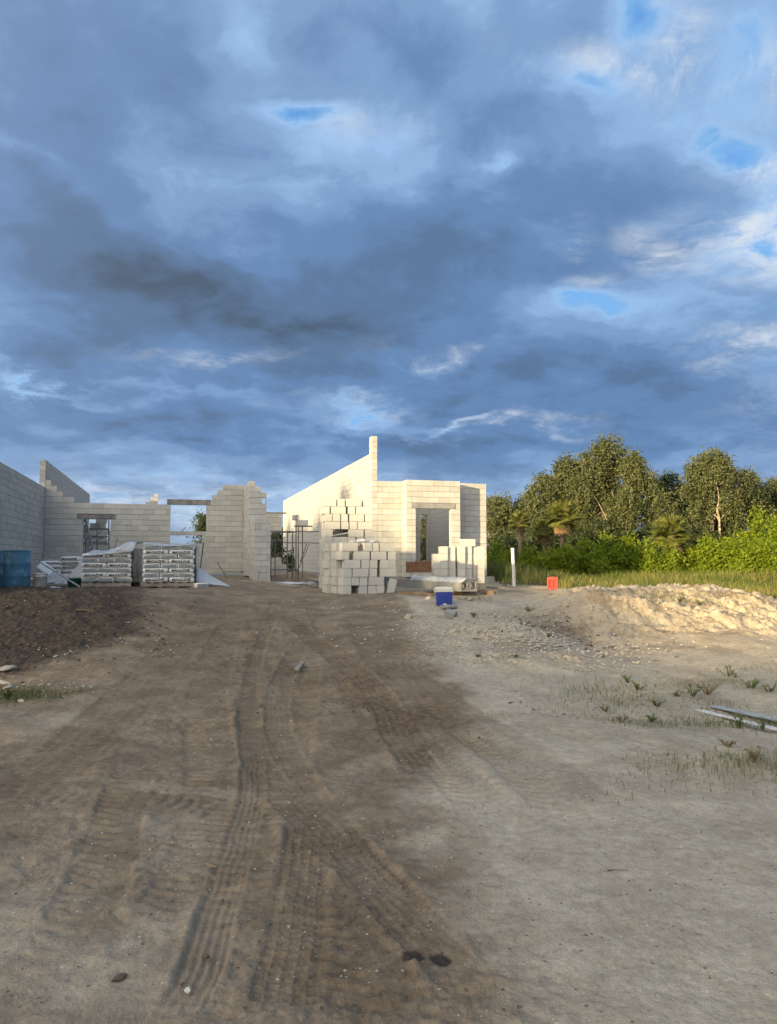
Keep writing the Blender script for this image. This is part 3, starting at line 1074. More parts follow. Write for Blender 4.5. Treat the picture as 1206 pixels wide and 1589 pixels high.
block_wall('inner rear wall with a tall slit opening', (xi0, YK, Z1), 0.0, xk - xi0, 17,
           holes=[(xat(652.5, YK) - xi0, xat(663, YK) - xi0, 2, 13)], named=lambda s, k: False, seed=18)
sl = MB().box(xg - 0.1, xk + 0.12, YB + 0.22, 51.0, 0.55, Z1 - 0.004)
tag(sl.build('slab', M['slab']), 'concrete slab edge under the right house', kind='structure')

# --- rear of the court between the two houses
YC = 36.0
xc0, xc1 = xat(411, YC), xat(437.5, YC)
cw = block_wall('small block wall with a green window hole between the two houses', (xc0, YC, 0.9), 0.0, xc1 - xc0, 14,
                holes=[(xat(419.5, YC) - xc0, 9, 4, 10)], named=lambda s, k: True, seed=19)
MB().box(-0.15, xc1 - xc0 + 0.2, -0.02, BT + 0.02, 14 * BH, 14 * BH + 0.05).build('top_board', M['wood_grey'], cw)


# ------------------------------------------------------------------ loose blocks stacked on the plot
ORD = ['', 'first', 'second', 'third', 'fourth', 'fifth', 'sixth', 'seventh', 'eighth', 'ninth', 'tenth', 'eleventh', 'twelfth']


def hollow_block(l=0.394, d=0.196, h=0.196):
    """block with two open cores; long side along x"""
    k = ('hollow', round(l, 3), round(d, 3), round(h, 3))
    if k in _bm_cache:
        return _bm_cache[k]
    w = 0.032
    xs = [0, w, l / 2 - w / 2, l / 2 + w / 2, l - w, l] if l > 0.3 else [0, w, l - w, l]
    ys = [0, w, d - w, d]
    mb = MB()
    nx = len(xs)
    idx = {}
    for zi, z in enumerate((0, h)):
        for j, y in enumerate(ys):
            for i, x in enumerate(xs):
                idx[(i, j, zi)] = len(mb.v)
                mb.v.append((x, y, z))
    cores = [1, 3] if nx == 6 else [1]
    for i in range(nx - 1):
        for j in range(3):
            if j == 1 and i in cores:
                a, b, c, e = (i, 1), (i + 1, 1), (i + 1, 2), (i, 2)
                for p, q in ((a, b), (b, c), (c, e), (e, a)):
                    mb.f.append((idx[(*q, 0)], idx[(*p, 0)], idx[(*p, 1)], idx[(*q, 1)]))
            else:
                mb.f.append((idx[(i, j, 1)], idx[(i + 1, j, 1)], idx[(i + 1, j + 1, 1)], idx[(i, j + 1, 1)]))
                mb.f.append((idx[(i, j, 0)], idx[(i, j + 1, 0)], idx[(i + 1, j + 1, 0)], idx[(i + 1, j, 0)]))
    for i in range(nx - 1):
        mb.f.append((idx[(i, 0, 0)], idx[(i + 1, 0, 0)], idx[(i + 1, 0, 1)], idx[(i, 0, 1)]))
        mb.f.append((idx[(i + 1, 3, 0)], idx[(i, 3, 0)], idx[(i, 3, 1)], idx[(i + 1, 3, 1)]))
    for j in range(3):
        mb.f.append((idx[(0, j + 1, 0)], idx[(0, j, 0)], idx[(0, j, 1)], idx[(0, j + 1, 1)]))
        mb.f.append((idx[(nx - 1, j, 0)], idx[(nx - 1, j + 1, 0)], idx[(nx - 1, j + 1, 1)], idx[(nx - 1, j, 1)]))
    me = mb.mesh('concrete_block')
    me.materials.append(M['block_new'])
    _bm_cache[k] = me
    return me


def loose(Mx, x, y, z, turned, label, group, rg, w=0.394, tilt=0.0):
    """one loose block; turned: its long side runs into the stack"""
    me = hollow_block(w if not turned else 0.394)
    o = bpy.data.objects.new('concrete_block', me)
    col.objects.link(o)
    jz = rg.uniform(-0.012, 0.012)
    L = Matrix.Translation((x, y, z))
    if turned:
        L = L @ Matrix.Translation((0.196, 0, 0)) @ Matrix.Rotation(R(90) + jz, 4, 'Z')
    else:
        L = L @ Matrix.Rotation(jz, 4, 'Z')
    if tilt:
        L = L @ Matrix.Rotation(tilt, 4, 'X' if turned else 'Y')
    o.matrix_world = Mx @ L
    tag(o, label, 'block', group)
    return o


def stack(which, group, origin, rz, rows, jut, rg, back=2, fill=True, topdown=True, zoff=0.0, wid=1.3):
    """rows from the bottom up; each a list of (x, width) of the faces in front"""
    Mx = Matrix.Translation(origin) @ Matrix.Rotation(rz, 4, 'Z')
    n = len(rows)
    for k, row in enumerate(rows):
        z = zoff + k * 0.2035
        course = f'{ORD[n - k]} course down'
        for i, (x, w) in enumerate(row):
            lab = f'face block of the {which} stack, {course}, {ORD[i + 1]} from the sunlit corner'
            loose(Mx, x, rg.uniform(-0.015, 0.015), z, w < 0.3, lab, group, rg, w=min(w - 0.004, 0.394))
        for j in range(1, back + 1):
            xx = -jut * (0.6 + 0.8 * rg.random()) * j
            lab = f'sunlit side block of the {which} stack, {course}, {ORD[j + 1]} row back'
            loose(Mx, xx, 0.415 * j, z, True, lab, group, rg)
        if fill:
            x = 0.21
            nf = 0
            while x < wid - 0.3:
                nf += 1
                loose(Mx, x, 0.415 + rg.uniform(0, 0.02), z, False, f'inner block of the {which} stack, {course}, {ORD[nf]} along, behind its face', group, rg)
                x += 0.405
    return Mx


rg = random.Random(3)
q = 0.00177


def rowx(pairs, x0, q):
    return [((a - x0) * q, (b - a) * q) for a, b in pairs]


rows1 = [rowx(r, 365, q) for r in (
    [(365, 475), (592, 705), (720, 833), (840, 953)],
    [(365, 478), (482, 595), (600, 715), (725, 952)],
    [(375, 487), (500, 726), (740, 853), (900, 1126)],
    [(385, 612), (625, 737), (745, 858), (900, 1006), (1010, 1123)],
    [(338, 450), (517, 745), (765, 988), (1012, 1124)],
    [(345, 573), (658, 742), (765, 878), (895, 1115)])]
uo, vo_ = (533 - 603) / 1200 * 18.3, 18.3
x1, y1 = uv_world(uo, vo_)
z1 = gz(x1, y1) + 0.0
Mx1 = stack('front', 'blocks stacked nearest the drive', (x1, y1, z1), R(6.5), rows1, 0.05, rg, back=2, wid=1.35)
# the block that slipped and leans at the foot
o = loose(Mx1, 1.09, 0.02, 0.03, False, 'tilted concrete block leaning at the foot of the front stack', 'blocks stacked nearest the drive', rg)
o.matrix_world = Mx1 @ Matrix.Translation((1.10, 0.03, -0.01)) @ Matrix.Rotation(R(14), 4, 'Y') @ Matrix.Rotation(R(-90), 4, 'Y') @ Matrix.Translation((0, 0, -0.2))

q2 = 0.00197
rows2u = [rowx(r, 130, q2) for r in (
    [(130, 228), (232, 438), (440, 545), (555, 660), (670, 770)],
    [(130, 233), (450, 655), (668, 770)],
    [(130, 336), (345, 445), (460, 562), (570, 775)],
    [(120, 222), (228, 330), (334, 436), (455, 660), (668, 770)],
    [(85, 190), (205, 412), (435, 538), (548, 752)],
    [(75, 278), (290, 392), (408, 610), (650, 752)])]
rows2l = [[(0.0, 0.197), (0.21, 0.40)] for _ in range(6)]
uo, vo_ = (505 - 603) / 1200 * 20.5, 20.5
x2, y2 = uv_world(uo, vo_)
z2 = gz(x2, y2)
Mx2 = stack('tall rear', 'blocks in the tall rear stack', (x2, y2, z2), R(-5), rows2l + rows2u, 0.02, rg, back=2, wid=1.3)
ps = MB()
ps.tube([(0.22, -0.05, 7.15 * 0.2035), (0.45, 0.03, 7.36 * 0.2035), (0.62, 0.05, 7.52 * 0.2035)], 0.016, 6)
o = ps.build('plastic_strip', M['tarp'])
o.matrix_world = Mx2
tag(o, 'white plastic strip hanging out of the gap in the tall rear stack', 'plastic strip')
rgp = random.Random(9)


def scrap(name, label, loc, sx, sy_, h, mat, rz=0.0, n=9, cat='plastic sheet'):
    """crumpled piece of sheet"""
    vs, fs = [], []
    for j in range(n):
        for i in range(n):
            a, b = i / (n - 1) - 0.5, j / (n - 1) - 0.5
            e = 1 - 1.4 * max(abs(a), abs(b))
            vs.append((a * sx * (1 + rgp.uniform(-.1, .1)), b * sy_ * (1 + rgp.uniform(-.1, .1)), 0.012 + h * max(e, 0) * rgp.uniform(0.25, 1.0)))
    for j in range(n - 1):
        for i in range(n - 1):
            fs.append((j * n + i, j * n + i + 1, (j + 1) * n + i + 1, (j + 1) * n + i))
    mb = MB()
    mb.add(vs, fs)
    o = mb.build(name, mat, None, loc, (0, 0, rz), smooth=False)
    tag(o, label, cat)
    so = o.modifiers.new('thickness', 'SOLIDIFY')
    so.thickness = 0.004
    return o


p = Mx1 @ Vector((0.62, 0.25, 6 * 0.2035))
scrap('plastic_scrap', 'crumpled white plastic lying on top of the front block stack', p, 0.75, 0.4, 0.09, M['tarp'], R(6))

# stack of blocks set on end to the right
uo, vo_ = (674 - 603) / 1200 * 21.2, 21.2
x3, y3 = uv_world(uo, vo_)
Mx3 = Matrix.Translation((x3, y3, 0.93)) @ Matrix.Rotation(R(-10), 4, 'Z')
ppm = 56.5
cols3 = [(674, 0.10, 4), (684, 0.0, 5), (696.3, 0.10, 5), (711, -0.04, 5), (722.3, 0.05, 5), (735, 0.12, 5), (741.5, -0.01, 5)]
for i, (px, dy_, n) in enumerate(cols3):
    for k in range(n):
        lab = f'block of the column stack by the bay, {ORD[i + 1]} column from plywood, {ORD[n - k]} down'
        loose(Mx3, (px - 674) / ppm, dy_ + rg.uniform(-0.01, 0.01), k * 0.2035, True, lab, 'blocks set in columns beside the bay', rg)
loose(Mx3, (716.5 - 674) / ppm, 0.02, 5 * 0.2035, False, 'single concrete block lying across the top of the column stack by the bay', 'blocks set in columns beside the bay', rg, w=0.394)
# timber bearers under that stack
for i, dy_ in enumerate((0.05, 0.33)):
    b = MB().box(-0.05, 1.42, dy_, dy_ + 0.09, -0.22, -0.003)
    o = b.build('bearer', M['wood_grey'])
    o.matrix_world = Mx3
    tag(o, ('front', 'rear')[i] + ' grey timber bearer under the column stack by the bay', 'timber', 'bearers under the column stack')


# ------------------------------------------------------------------ bags of mortar on pallets
def bag_mesh(L, Wd, H, key, n=(10, 8, 6)):
    """a filled sack: flattened pillow with square-ish ends"""
    bm = bmesh.new()
    bmesh.ops.create_cube(bm, size=2.0)
    bmesh.ops.subdivide_edges(bm, edges=bm.edges[:], cuts=4, use_grid_fill=True)
    rg_ = random.Random(key)
    for v_ in bm.verts:
        x, y, z = v_.co
        r2 = 1 - 0.07 * z * z - 0.01 * abs(z)
        fx = 1 - 0.10 * y * y
        k = max(abs(x) ** 3, abs(y) ** 3)
        x2 = x * r2 * (1 - 0.03 * y * y)
        y2_ = y * r2 * (1 - 0.03 * x * x)
        z2_ = z * (1 - 0.11 * k) + 0.05 * math.sin(3 * x + 2 * y + key)
        v_.co = Vector((x2 * L / 2, y2_ * Wd / 2, z2_ * H / 2 + H / 2)) + Vector((rg_.uniform(-1, 1), rg_.uniform(-1, 1), rg_.uniform(-1, 1))) * 0.004
    me = bpy.data.meshes.new('mortar_bag')
    bm.to_mesh(me)
    bm.free()
    me.materials.append(M['bag'])
    me.polygons.foreach_set('use_smooth', [True] * len(me.polygons))
    return me


def text_mesh(body, height, width):
    cu = bpy.data.curves.new('lettering', 'FONT')
    cu.body = body
    cu.align_x = 'CENTER'
    cu.align_y = 'CENTER'
    cu.extrude = 0.001
    cu.resolution_u = 2
    cu.offset = 0.028
    ob = bpy.data.objects.new('lettering_source', cu)
    col.objects.link(ob)
    dg = bpy.context.evaluated_depsgraph_get()
    me = bpy.data.meshes.new_from_object(ob.evaluated_get(dg))
    bpy.data.objects.remove(ob)
    xs = [v_.co.x for v_ in me.vertices]
    ys = [v_.co.y for v_ in me.vertices]
    kx, ky = width / (max(xs) - min(xs)), height / (max(ys) - min(ys))
    for v_ in me.vertices:
        v_.co = Vector((v_.co.x * kx, -v_.co.z, v_.co.y * ky))
    me.materials.clear()
    me.materials.append(M['ink'])
    me.name = 'lettering'
    return me


LETTER = text_mesh('MAGAZNE', 0.066, 0.42)
lab_mb = MB()
lw_, lh_ = 0.32, 0.078
t_ = 0.017
lab_mb.box(-lw_ / 2, lw_ / 2, -0.0015, 0.0, -lh_ / 2, -lh_ / 2 + t_)
lab_mb.box(-lw_ / 2, lw_ / 2, -0.0015, 0.0, lh_ / 2 - t_, lh_ / 2)
lab_mb.box(-lw_ / 2, -lw_ / 2 + t_, -0.0015, 0.0, -lh_ / 2 + t_, lh_ / 2 - t_)
lab_mb.box(lw_ / 2 - t_, lw_ / 2, -0.0015, 0.0, -lh_ / 2 + t_, lh_ / 2 - t_)
lab_mb.box(-lw_ / 2 + 0.03, lw_ / 2 - 0.03, -0.0015, 0.0, -0.012, 0.012)
LABEL = lab_mb.mesh('printed_label')
LABEL.materials.append(M['ink_blue'])
BAGS = {}


def get_bag(L, Wd, H, key):
    k = (round(L, 2), round(Wd, 2), round(H, 3), key % 3)
    if k not in BAGS:
        BAGS[k] = bag_mesh(L, Wd, H, key % 3)
    return BAGS[k]


def make_pallet(label, loc, rz, w=1.15, d=1.05):
    root = empty('wooden_pallet', loc, rz)
    tag(root, label, 'pallet')
    for i in range(7):
        x = i * (w - 0.09) / 6
        MB().box(x, x + 0.09, 0, d, 0.098, 0.118).build('deck_board', M['wood_grey'], root)
    for i, y in enumerate((0, d / 2 - 0.02, d - 0.04)):
        MB().box(0, w, y, y + 0.04, 0.022, 0.096).build('stringer', M['wood_grey'], root)
    for i in range(4):
        x = i * (w - 0.09) / 3
        MB().box(x, x + 0.09, 0, d, 0.0, 0.020).build('bottom_board', M['wood_grey'], root)
    return root


def pallet_of_bags(which, px, v0, rz, layers, first, rg, width=1.14, H=0.112, top_skip=(), d=1.05):
    x, y = uv_world((px - 603) / 1200 * v0, v0)
    z = gz(x, y) + 0.01
    make_pallet(f'grey timber pallet under the {which} load of bags', (x, y, z), rz, width, d)
    Mx = Matrix.Translation((x, y, z)) @ Matrix.Rotation(rz, 4, 'Z')
    grp = f'bags on the {which} pallet'
    for k in range(layers):
        zz = 0.119 + k * H
        ends = (k + first) % 2 == 1
        nn = 3 if ends else 2
        wd = width / nn
        nm = f'{ORD[layers - k]} layer down'
        for i in range(nn):
            if (k, i) in top_skip:
                continue
            depth = 0.50 if ends else 0.36
            jx, jy = rg.uniform(-0.012, 0.012), rg.uniform(-0.012, 0.012)
            jr = rg.uniform(-0.02, 0.02)
            B = Mx @ Matrix.Translation((wd * (i + 0.5) + jx, depth / 2 + jy, zz)) @ Matrix.Rotation(jr, 4, 'Z') @ Matrix.Rotation((i - (nn - 1) / 2) * (0.05 if ends else 0.02) + rg.uniform(-.015, .015), 4, 'Y')
            ob = bpy.data.objects.new('mortar_bag', get_bag(wd * 0.99, depth, H * 1.12, k * 3 + i))
            col.objects.link(ob)
            ob.matrix_world = B
            pos = ('first', 'second', 'third')[i]
            tag(ob, f'front mortar bag of the {which} pallet, {nm}, {pos} along', 'bag', grp)
            pr = bpy.data.objects.new('printed_label' if ends else 'lettering', LABEL if ends else LETTER)
            col.objects.link(pr)
            pr.parent = ob
            pr.location = (0.0 if ends else -0.01, -depth / 2 - 0.009, H * 0.53)
            if not ends:
                pr.rotation_euler = (0, rg.uniform(-0.03, 0.03), 0)
        # rows behind
        yy = 0.50 if ends else 0.36
        for r_ in range(1 if ends else 2):
            depth = min(0.5 if ends else 0.34, d - yy)
            for i in range(nn):
                if (k, i) in top_skip:
                    continue
                ob = bpy.data.objects.new('mortar_bag', get_bag(wd * 0.99, depth, H * 1.06, k + i + r_))
                col.objects.link(ob)
                ob.matrix_world = Mx @ Matrix.Translation((wd * (i + 0.5) + rg.uniform(-.01, .01), yy + depth / 2, zz))
                tag(ob, f'rear mortar bag of the {which} pallet, {nm}, {ORD[r_ + 2]} row back, {ORD[i + 1]} along', 'bag', grp)
            yy += depth
    return Mx


def film(name, label, Mx, pts_grid, mat):
    """sheet from a grid of points (rows of equal length)"""
    n = len(pts_grid[0])
    mb = MB()
    vs = [p for row in pts_grid for p in row]
    fs = [(j * n + i, j * n + i + 1, (j + 1) * n + i + 1, (j + 1) * n + i) for j in range(len(pts_grid) - 1) for i in range(n - 1)]
    mb.add(vs, fs)
    o = mb.build(name, mat, smooth=True)
    sb = o.modifiers.new('soft', 'SUBSURF')
    sb.levels = sb.render_levels = 1
    so = o.modifiers.new('thickness', 'SOLIDIFY')
    so.thickness = 0.003
    o.matrix_world = Mx
    tag(o, label, 'plastic wrap')
    return o


rb = random.Random(12)
MxA = pallet_of_bags('first', 127.5, 18.2, R(-9), 7, 1, rb, 1.14, top_skip=((6, 0), (6, 1)))
MxB = pallet_of_bags('second', 222, 18.2, R(-5), 8, 0, rb, 1.19, H=0.108)


def side_film(W_, D, z0, z1, seed, bulge=0.03):
    r_ = random.Random(seed)
    g = []
    for j in range(9):
        z = z0 + (z1(0) - z0) * j / 8 if callable(z1) else z0 + (z1 - z0) * j / 8
        row = []
        for i in range(9):
            t = i / 8
            row.append((W_ + 0.022 + bulge * r_.random(), -0.02 + D * t, z + r_.uniform(-.012, .012)))
        g.append(row)
    return g


film('plastic_wrap', 'grey plastic wrap stretched down the side of the first pallet load', MxA, side_film(1.14, 1.05, 0.10, 0.93, 1, 0.05), M['film_dark'])
film('plastic_wrap', 'thin plastic wrap on the side of the second pallet load', MxB, side_film(1.19, 1.05, 0.12, 1.00, 2, 0.05), M['film'])
r_ = random.Random(5)
top = []
for j in range(8):
    row = []
    for i in range(11):
        x, y = -0.03 + 1.25 * i / 10, -0.06 + 1.12 * j / 7
        z = 0.80 + 0.25 * (max(x, 0.0) / 1.14) ** 1.6 + r_.uniform(-0.02, 0.02)
        z += 0.10 * math.exp(-((x - 0.22) / 0.12) ** 2 - ((y - 0.35) / 0.3) ** 2)
        z += 0.10 * math.exp(-((x - 1.0) / 0.15) ** 2 - ((y - 0.3) / 0.4) ** 2)
        if j == 0:
            z = 0.80 - 0.06 * r_.random() + (0.13 * max(x - 0.6, 0))
        if i == 0:
            z -= 0.05
        row.append((x, y, z))
    top.append(row)
film('plastic_wrap', 'milky plastic sheet draped in peaks over the first pallet load', MxA, top, M['film'])
top = []
for j in range(8):
    row = []
    for i in range(11):
        x, y = -0.02 + 1.23 * i / 10, -0.03 + 1.10 * j / 7
        z = 1.005 + r_.uniform(0.0, 0.03) + 0.05 * math.exp(-((x - 0.12) / 0.2) ** 2) + 0.05 * math.exp(-((x - 1.12) / 0.2) ** 2)
        if j == 0:
            z -= 0.05
        row.append((x, y, z))
    top.append(row)
film('plastic_wrap', 'milky plastic sheet lying over the second pallet load', MxB, top, M['film'])

# half-used heap of bags against the wall
hx, hy = uv_world((67 - 603) / 1200 * 22.0, 22.0)
hz_ = gz(hx, hy)
make_pallet('low timber pallet under the half-used heap of bags by the wall', (hx, hy, hz_), R(-12), 1.0, 0.8)
MxH = Matrix.Translation((hx, hy, hz_)) @ Matrix.Rotation(R(-12), 4, 'Z')
for k in range(5):
    for i in range(2):
        if k == 4 and i == 0:
            continue
        ob = bpy.data.objects.new('mortar_bag', get_bag(0.50, 0.42, 0.14, k + i))
        col.objects.link(ob)
        ob.matrix_world = MxH @ Matrix.Translation((0.26 + 0.5 * i + rb.uniform(-.04, .04), 0.22 + rb.uniform(-.03, .03), 0.12 + k * 0.125)) @ Matrix.Rotation(rb.uniform(-.1, .1), 4, 'Z') @ Matrix.Rotation(rb.uniform(-.06, .06), 4, 'Y')
        tag(ob, f'slumped mortar bag by the wall, {ORD[5 - k]} down in the {("left", "right")[i]} pile', 'bag', 'slumped bags by the wall')
        pr = bpy.data.objects.new('lettering', LETTER)
        col.objects.link(pr)
        pr.parent = ob
        pr.location = (0, -0.222, 0.072)

# ------------------------------------------------------------------ drums, bucket, tub and clutter by the left wall
def ground_at(px, v0, dz_=0.0):
    x, y = uv_world((px - 603) / 1200 * v0, v0)
    return Vector((x, y, gz(x, y) + dz_))


def drum(label, loc, seed):
    root = empty('plastic_drum', loc, R(seed * 40))
    tag(root, label, 'drum', 'blue plastic drums')
    prof = [(0.275, 0.0), (0.292, 0.02), (0.296, 0.10), (0.298, 0.27), (0.303, 0.285), (0.303, 0.305), (0.298, 0.32), (0.298, 0.55), (0.303, 0.565), (0.303, 0.585), (0.298, 0.60), (0.295, 0.82), (0.288, 0.845), (0.300, 0.855), (0.300, 0.88), (0.285, 0.885)]
    MB().lathe(prof, 32, True, False).build('body', M['drum'], root, smooth=True)
    MB().lathe([(0.284, 0.862), (0.10, 0.860), (0.02, 0.860)], 32, False, True).build('lid', M['drum'], root, smooth=True)
    for a in (-0.15, 0.15):
        MB().lathe([(0.03, 0.861), (0.03, 0.878), (0.005, 0.879)], 12, False, True).build('bung', M['drum'], root, (a, 0, 0))


p = ground_at(28, 18.2)
drum('weathered blue plastic drum standing whole beside the white bucket', p, 1)
drum('darker blue plastic drum cut by the edge of the picture', ground_at(-13, 18.5), 2)
p = ground_at(65, 17.9)
root = empty('bucket', p)
tag(root, 'dirty white plastic bucket beside the blue drum', 'bucket')
MB().lathe([(0.125, 0.0), (0.132, 0.01), (0.146, 0.27), (0.156, 0.272), (0.157, 0.285), (0.150, 0.287), (0.151, 0.32), (0.160, 0.322), (0.161, 0.345), (0.150, 0.35), (0.146, 0.345), (0.13, 0.03), (0.02, 0.02)], 28, True, True).build('body', M['bucket'], root, smooth=True)
hd = MB()
hd.tube([(0.158 * math.cos(R(a)), -0.158 * math.sin(R(a)) * 0.98, 0.30 - 0.11 * math.sin(R(a))) for a in range(0, 181, 15)], 0.004, 6)
hd.build('handle', M['steel'], root)
p = ground_at(119, 18.6)
root = empty('green_tub', p, R(8))
tag(root, 'dark green plastic tub beside the first pallet', 'tub')
MB().lathe([(0.15, 0.0), (0.165, 0.01), (0.19, 0.20), (0.205, 0.205), (0.205, 0.23), (0.19, 0.225), (0.165, 0.03), (0.02, 0.025)], 24, True, True).build('body', M['green_tub'], root, smooth=True)
MB().lathe([(0.206, 0.195), (0.215, 0.2), (0.215, 0.215), (0.206, 0.22)], 24, False, False).build('rim', M['green_tub'], root, smooth=True)
scrap('plastic_sheet', 'crumpled white plastic sheet heaped behind the bucket', ground_at(88, 19.2), 1.05, 0.8, 0.42, M['film'], R(-10), 12)
scrap('plastic_sheet', 'small white plastic scrap on the soil beside the bucket', ground_at(84, 17.8), 0.35, 0.25, 0.05, M['tarp'], R(20), 7)
for i, (a, b, ra, lab) in enumerate([((62, 19.0, 0.62), (126, 18.0, 0.03), 0.022, 'long grey steel bar leaning down beside the white bucket')]):
    A, B = ground_at(a[0], a[1], a[2]), ground_at(b[0], b[1], b[2])
    tag(MB().tube([A, B], ra, 8).build('steel_bar', M['steel_lt']), lab, 'bar')
# bag with dark print lying on the plastic
ob = bpy.data.objects.new('empty_bag', get_bag(0.42, 0.26, 0.09, 1))
col.objects.link(ob)
pp = ground_at(72, 19.3, 0.40)
ob.matrix_world = Matrix.Translation(pp) @ Matrix.Rotation(R(38), 4, 'Y') @ Matrix.Rotation(R(55), 4, 'X')
tag(ob, 'crumpled printed bag lying tilted on the plastic heap', 'bag')
# white panel leaning between heap and pallet
A, B = ground_at(104, 20.0), ground_at(132, 19.6)
pn = MB()
pn.add([A + Vector((0, 0, 0.05)), B + Vector((0, 0, 0.1)), B + Vector((0.1, 0.3, 0.80)), A + Vector((0.1, 0.3, 0.36)),
        A + Vector((0, 0.03, 0.05)), B + Vector((0, 0.03, 0.1)), B + Vector((0.1, 0.33, 0.80)), A + Vector((0.1, 0.33, 0.36))],
       [(0, 1, 2, 3), (7, 6, 5, 4), (0, 4, 5, 1), (1, 5, 6, 2), (2, 6, 7, 3), (3, 7, 4, 0)])
tag(pn.build('white_board', M['tarp']), 'white board leaning at a slope behind the first pallet', 'board')
# white tarpaulin sloping off the second pallet, with a scrap of bag at its foot
A = ground_at(305, 18.9)
tg = []
r_ = random.Random(8)
for j in range(6):
    row = []
    for i in range(9):
        t = i / 8
        x = 0.03 + 0.80 * t
        row.append((x, -0.25 + 0.12 * j + 0.1 * t, max(0.015, (0.50 * (1 - t) ** 1.15) * (0.25 + 0.75 * j / 5) + r_.uniform(0, 0.025))))
    tg.append(row)
o = film('tarpaulin', 'white tarpaulin sloping to the ground beside the second pallet', Matrix.Translation(A), tg, M['tarp'])
o['category'] = 'tarpaulin'
ob = bpy.data.objects.new('torn_bag', get_bag(0.30, 0.22, 0.12, 2))
col.objects.link(ob)
ob.matrix_world = Matrix.Translation(ground_at(313, 18.3)) @ Matrix.Rotation(R(15), 4, 'Z')
tag(ob, 'torn printed bag at the foot of the second pallet', 'bag')
pr = bpy.data.objects.new('printed_label', LABEL)
col.objects.link(pr)
pr.parent = ob
pr.location = (0, -0.122, 0.06)
pr.scale = (0.75, 1, 1)

# sticks, boards and rods along the foot of the walls
RODS = [
    ((337, 872), (352, 896), 28.8, 0.012, 'rebar', 'thin rusty rod leaning on the pier wall', 'rod'),
    ((402, 886), (400, 908), 25.2, 0.010, 'rebar', 'thin rusty rod standing before the square pillar', 'rod'),
    ((316, 842), (311, 882), 29.8, 0.022, 'rebar', 'dark iron bar propped in the doorway edge', 'bar'),
    ((288, 818), (275, 832), 35.0, 0.025, 'steel_lt', 'pale steel prop slanting behind the doorway', 'prop'),
    ((183, 835), (178, 850), 29.9, 0.018, 'wood', 'thin wooden stake leaning on the front wall beside the window', 'stake'),
]
for a, b, Y, ra, mt, lab, cat in RODS:
    A, B = at_y(a[0], Y, a[1]), at_y(b[0], Y - 0.25, b[1])
    tag(MB().tube([A, B], ra, 7).build('rod' if cat == 'rod' else 'bar' if cat == 'bar' else cat, M[mt]), lab, cat)


def plank(label, a, b, w, h, mat, name='plank', cat='plank', v_a=None, v_b=None, lift=0.0, group=None):
    """a board lying from one photograph point to another on the ground"""
    def pt(p_, vq):
        if vq is None:
            uu, vq2 = unproject(*p_)
        else:
            uu, vq2 = (p_[0] - 603) / 1200 * vq, vq
        x, y = uv_world(uu, vq2)
        return Vector((x, y, gz(x, y) + lift))
    A, B = pt(a, v_a), pt(b, v_b)
    d = B - A
    L = d.length
    rot = d.to_track_quat('X', 'Z').to_matrix().to_4x4()
    mb = MB().box(0, L, -w / 2, w / 2, 0.004, h)
    o = mb.build(name, M[mat], bevel=min(0.004, h * 0.3))
    o.matrix_world = Matrix.Translation(A) @ rot
    tag(o, label, cat, group)
    return o


plank('long grey plank lying along the foot of the pillar', (345, 0), (426, 0), 0.16, 0.05, 'wood_grey', v_a=24.6, v_b=24.2, lift=0.02)
plank('short pale board at the foot of the stepped pier', (352, 0), (376, 0), 0.3, 0.05, 'wood_grey', v_a=27.5, v_b=27.2, lift=0.22)
plank('pale board lying in front of the scaffold', (428, 0), (462, 0), 0.35, 0.05, 'wood_grey', v_a=24.0, v_b=23.0)
plank('small split plank lying across the tyre tracks', (461, 1041), (470, 1030), 0.06, 0.03, 'wood_grey')
plank('small board sunk in the dark bank', (118, 948), (158, 950), 0.12, 0.03, 'wood')
plank('brown timber under the wrapped beams', (619, 0), (672, 0), 0.10, 0.07, 'wood', v_a=18.4, v_b=17.3)
plank('pale thin batten on the ground behind the cooler', (644, 0), (678, 0), 0.05, 0.03, 'wood_grey', v_a=16.8, v_b=16.5)
plank('pale timber offcut beside the end of the beams', (738, 0), (762, 0), 0.12, 0.10, 'wood', v_a=19.4, v_b=17.9, group='timber offcuts by the beams')
plank('browner timber offcut lying nearest the beam ends', (750, 0), (768, 0), 0.11, 0.10, 'wood', v_a=19.6, v_b=18.0, group='timber offcuts by the beams')
plank('grey board lying above the timber offcuts', (735, 0), (790, 0), 0.25, 0.03, 'wood_grey', v_a=20.6, v_b=19.4, lift=0.12)
plank('thin grey board half buried beyond the offcuts', (760, 0), (800, 0), 0.2, 0.04, 'wood_grey', v_a=22.5, v_b=21.0)
plank('dark straight board lying beyond the white pole', (775, 0), (860, 0), 0.09, 0.05, 'rebar', v_a=25.0, v_b=24.0, lift=0.05)
plank('long white metal strip lying in the weeds', (1083, 1103), (1250, 1144), 0.075, 0.016, 'sheet', cat='metal strip', name='metal_strip')
plank('wide grey sheet lying behind the white strip', (1105, 1098), (1260, 1130), 0.13, 0.010, 'sheet_grey', cat='sheet', name='grey_sheet', lift=0.01)
plank('weathered board lying on the back of the sand heap', (1140, 918), (1215, 948), 0.22, 0.03, 'wood_grey', lift=0.05)
plank('thin broken board near the top of the sand heap', (1010, 901), (1060, 903), 0.12, 0.03, 'wood_grey', lift=0.04)
plank('short stick lying on the sandy foreground', (940, 1350), (975, 1351), 0.012, 0.010, 'wood_grey', name='stick', cat='stick')
plank('dry stalk on the ground beside the ribbed track', (318, 1342), (336, 1348), 0.014, 0.012, 'wood', name='stick', cat='stick')

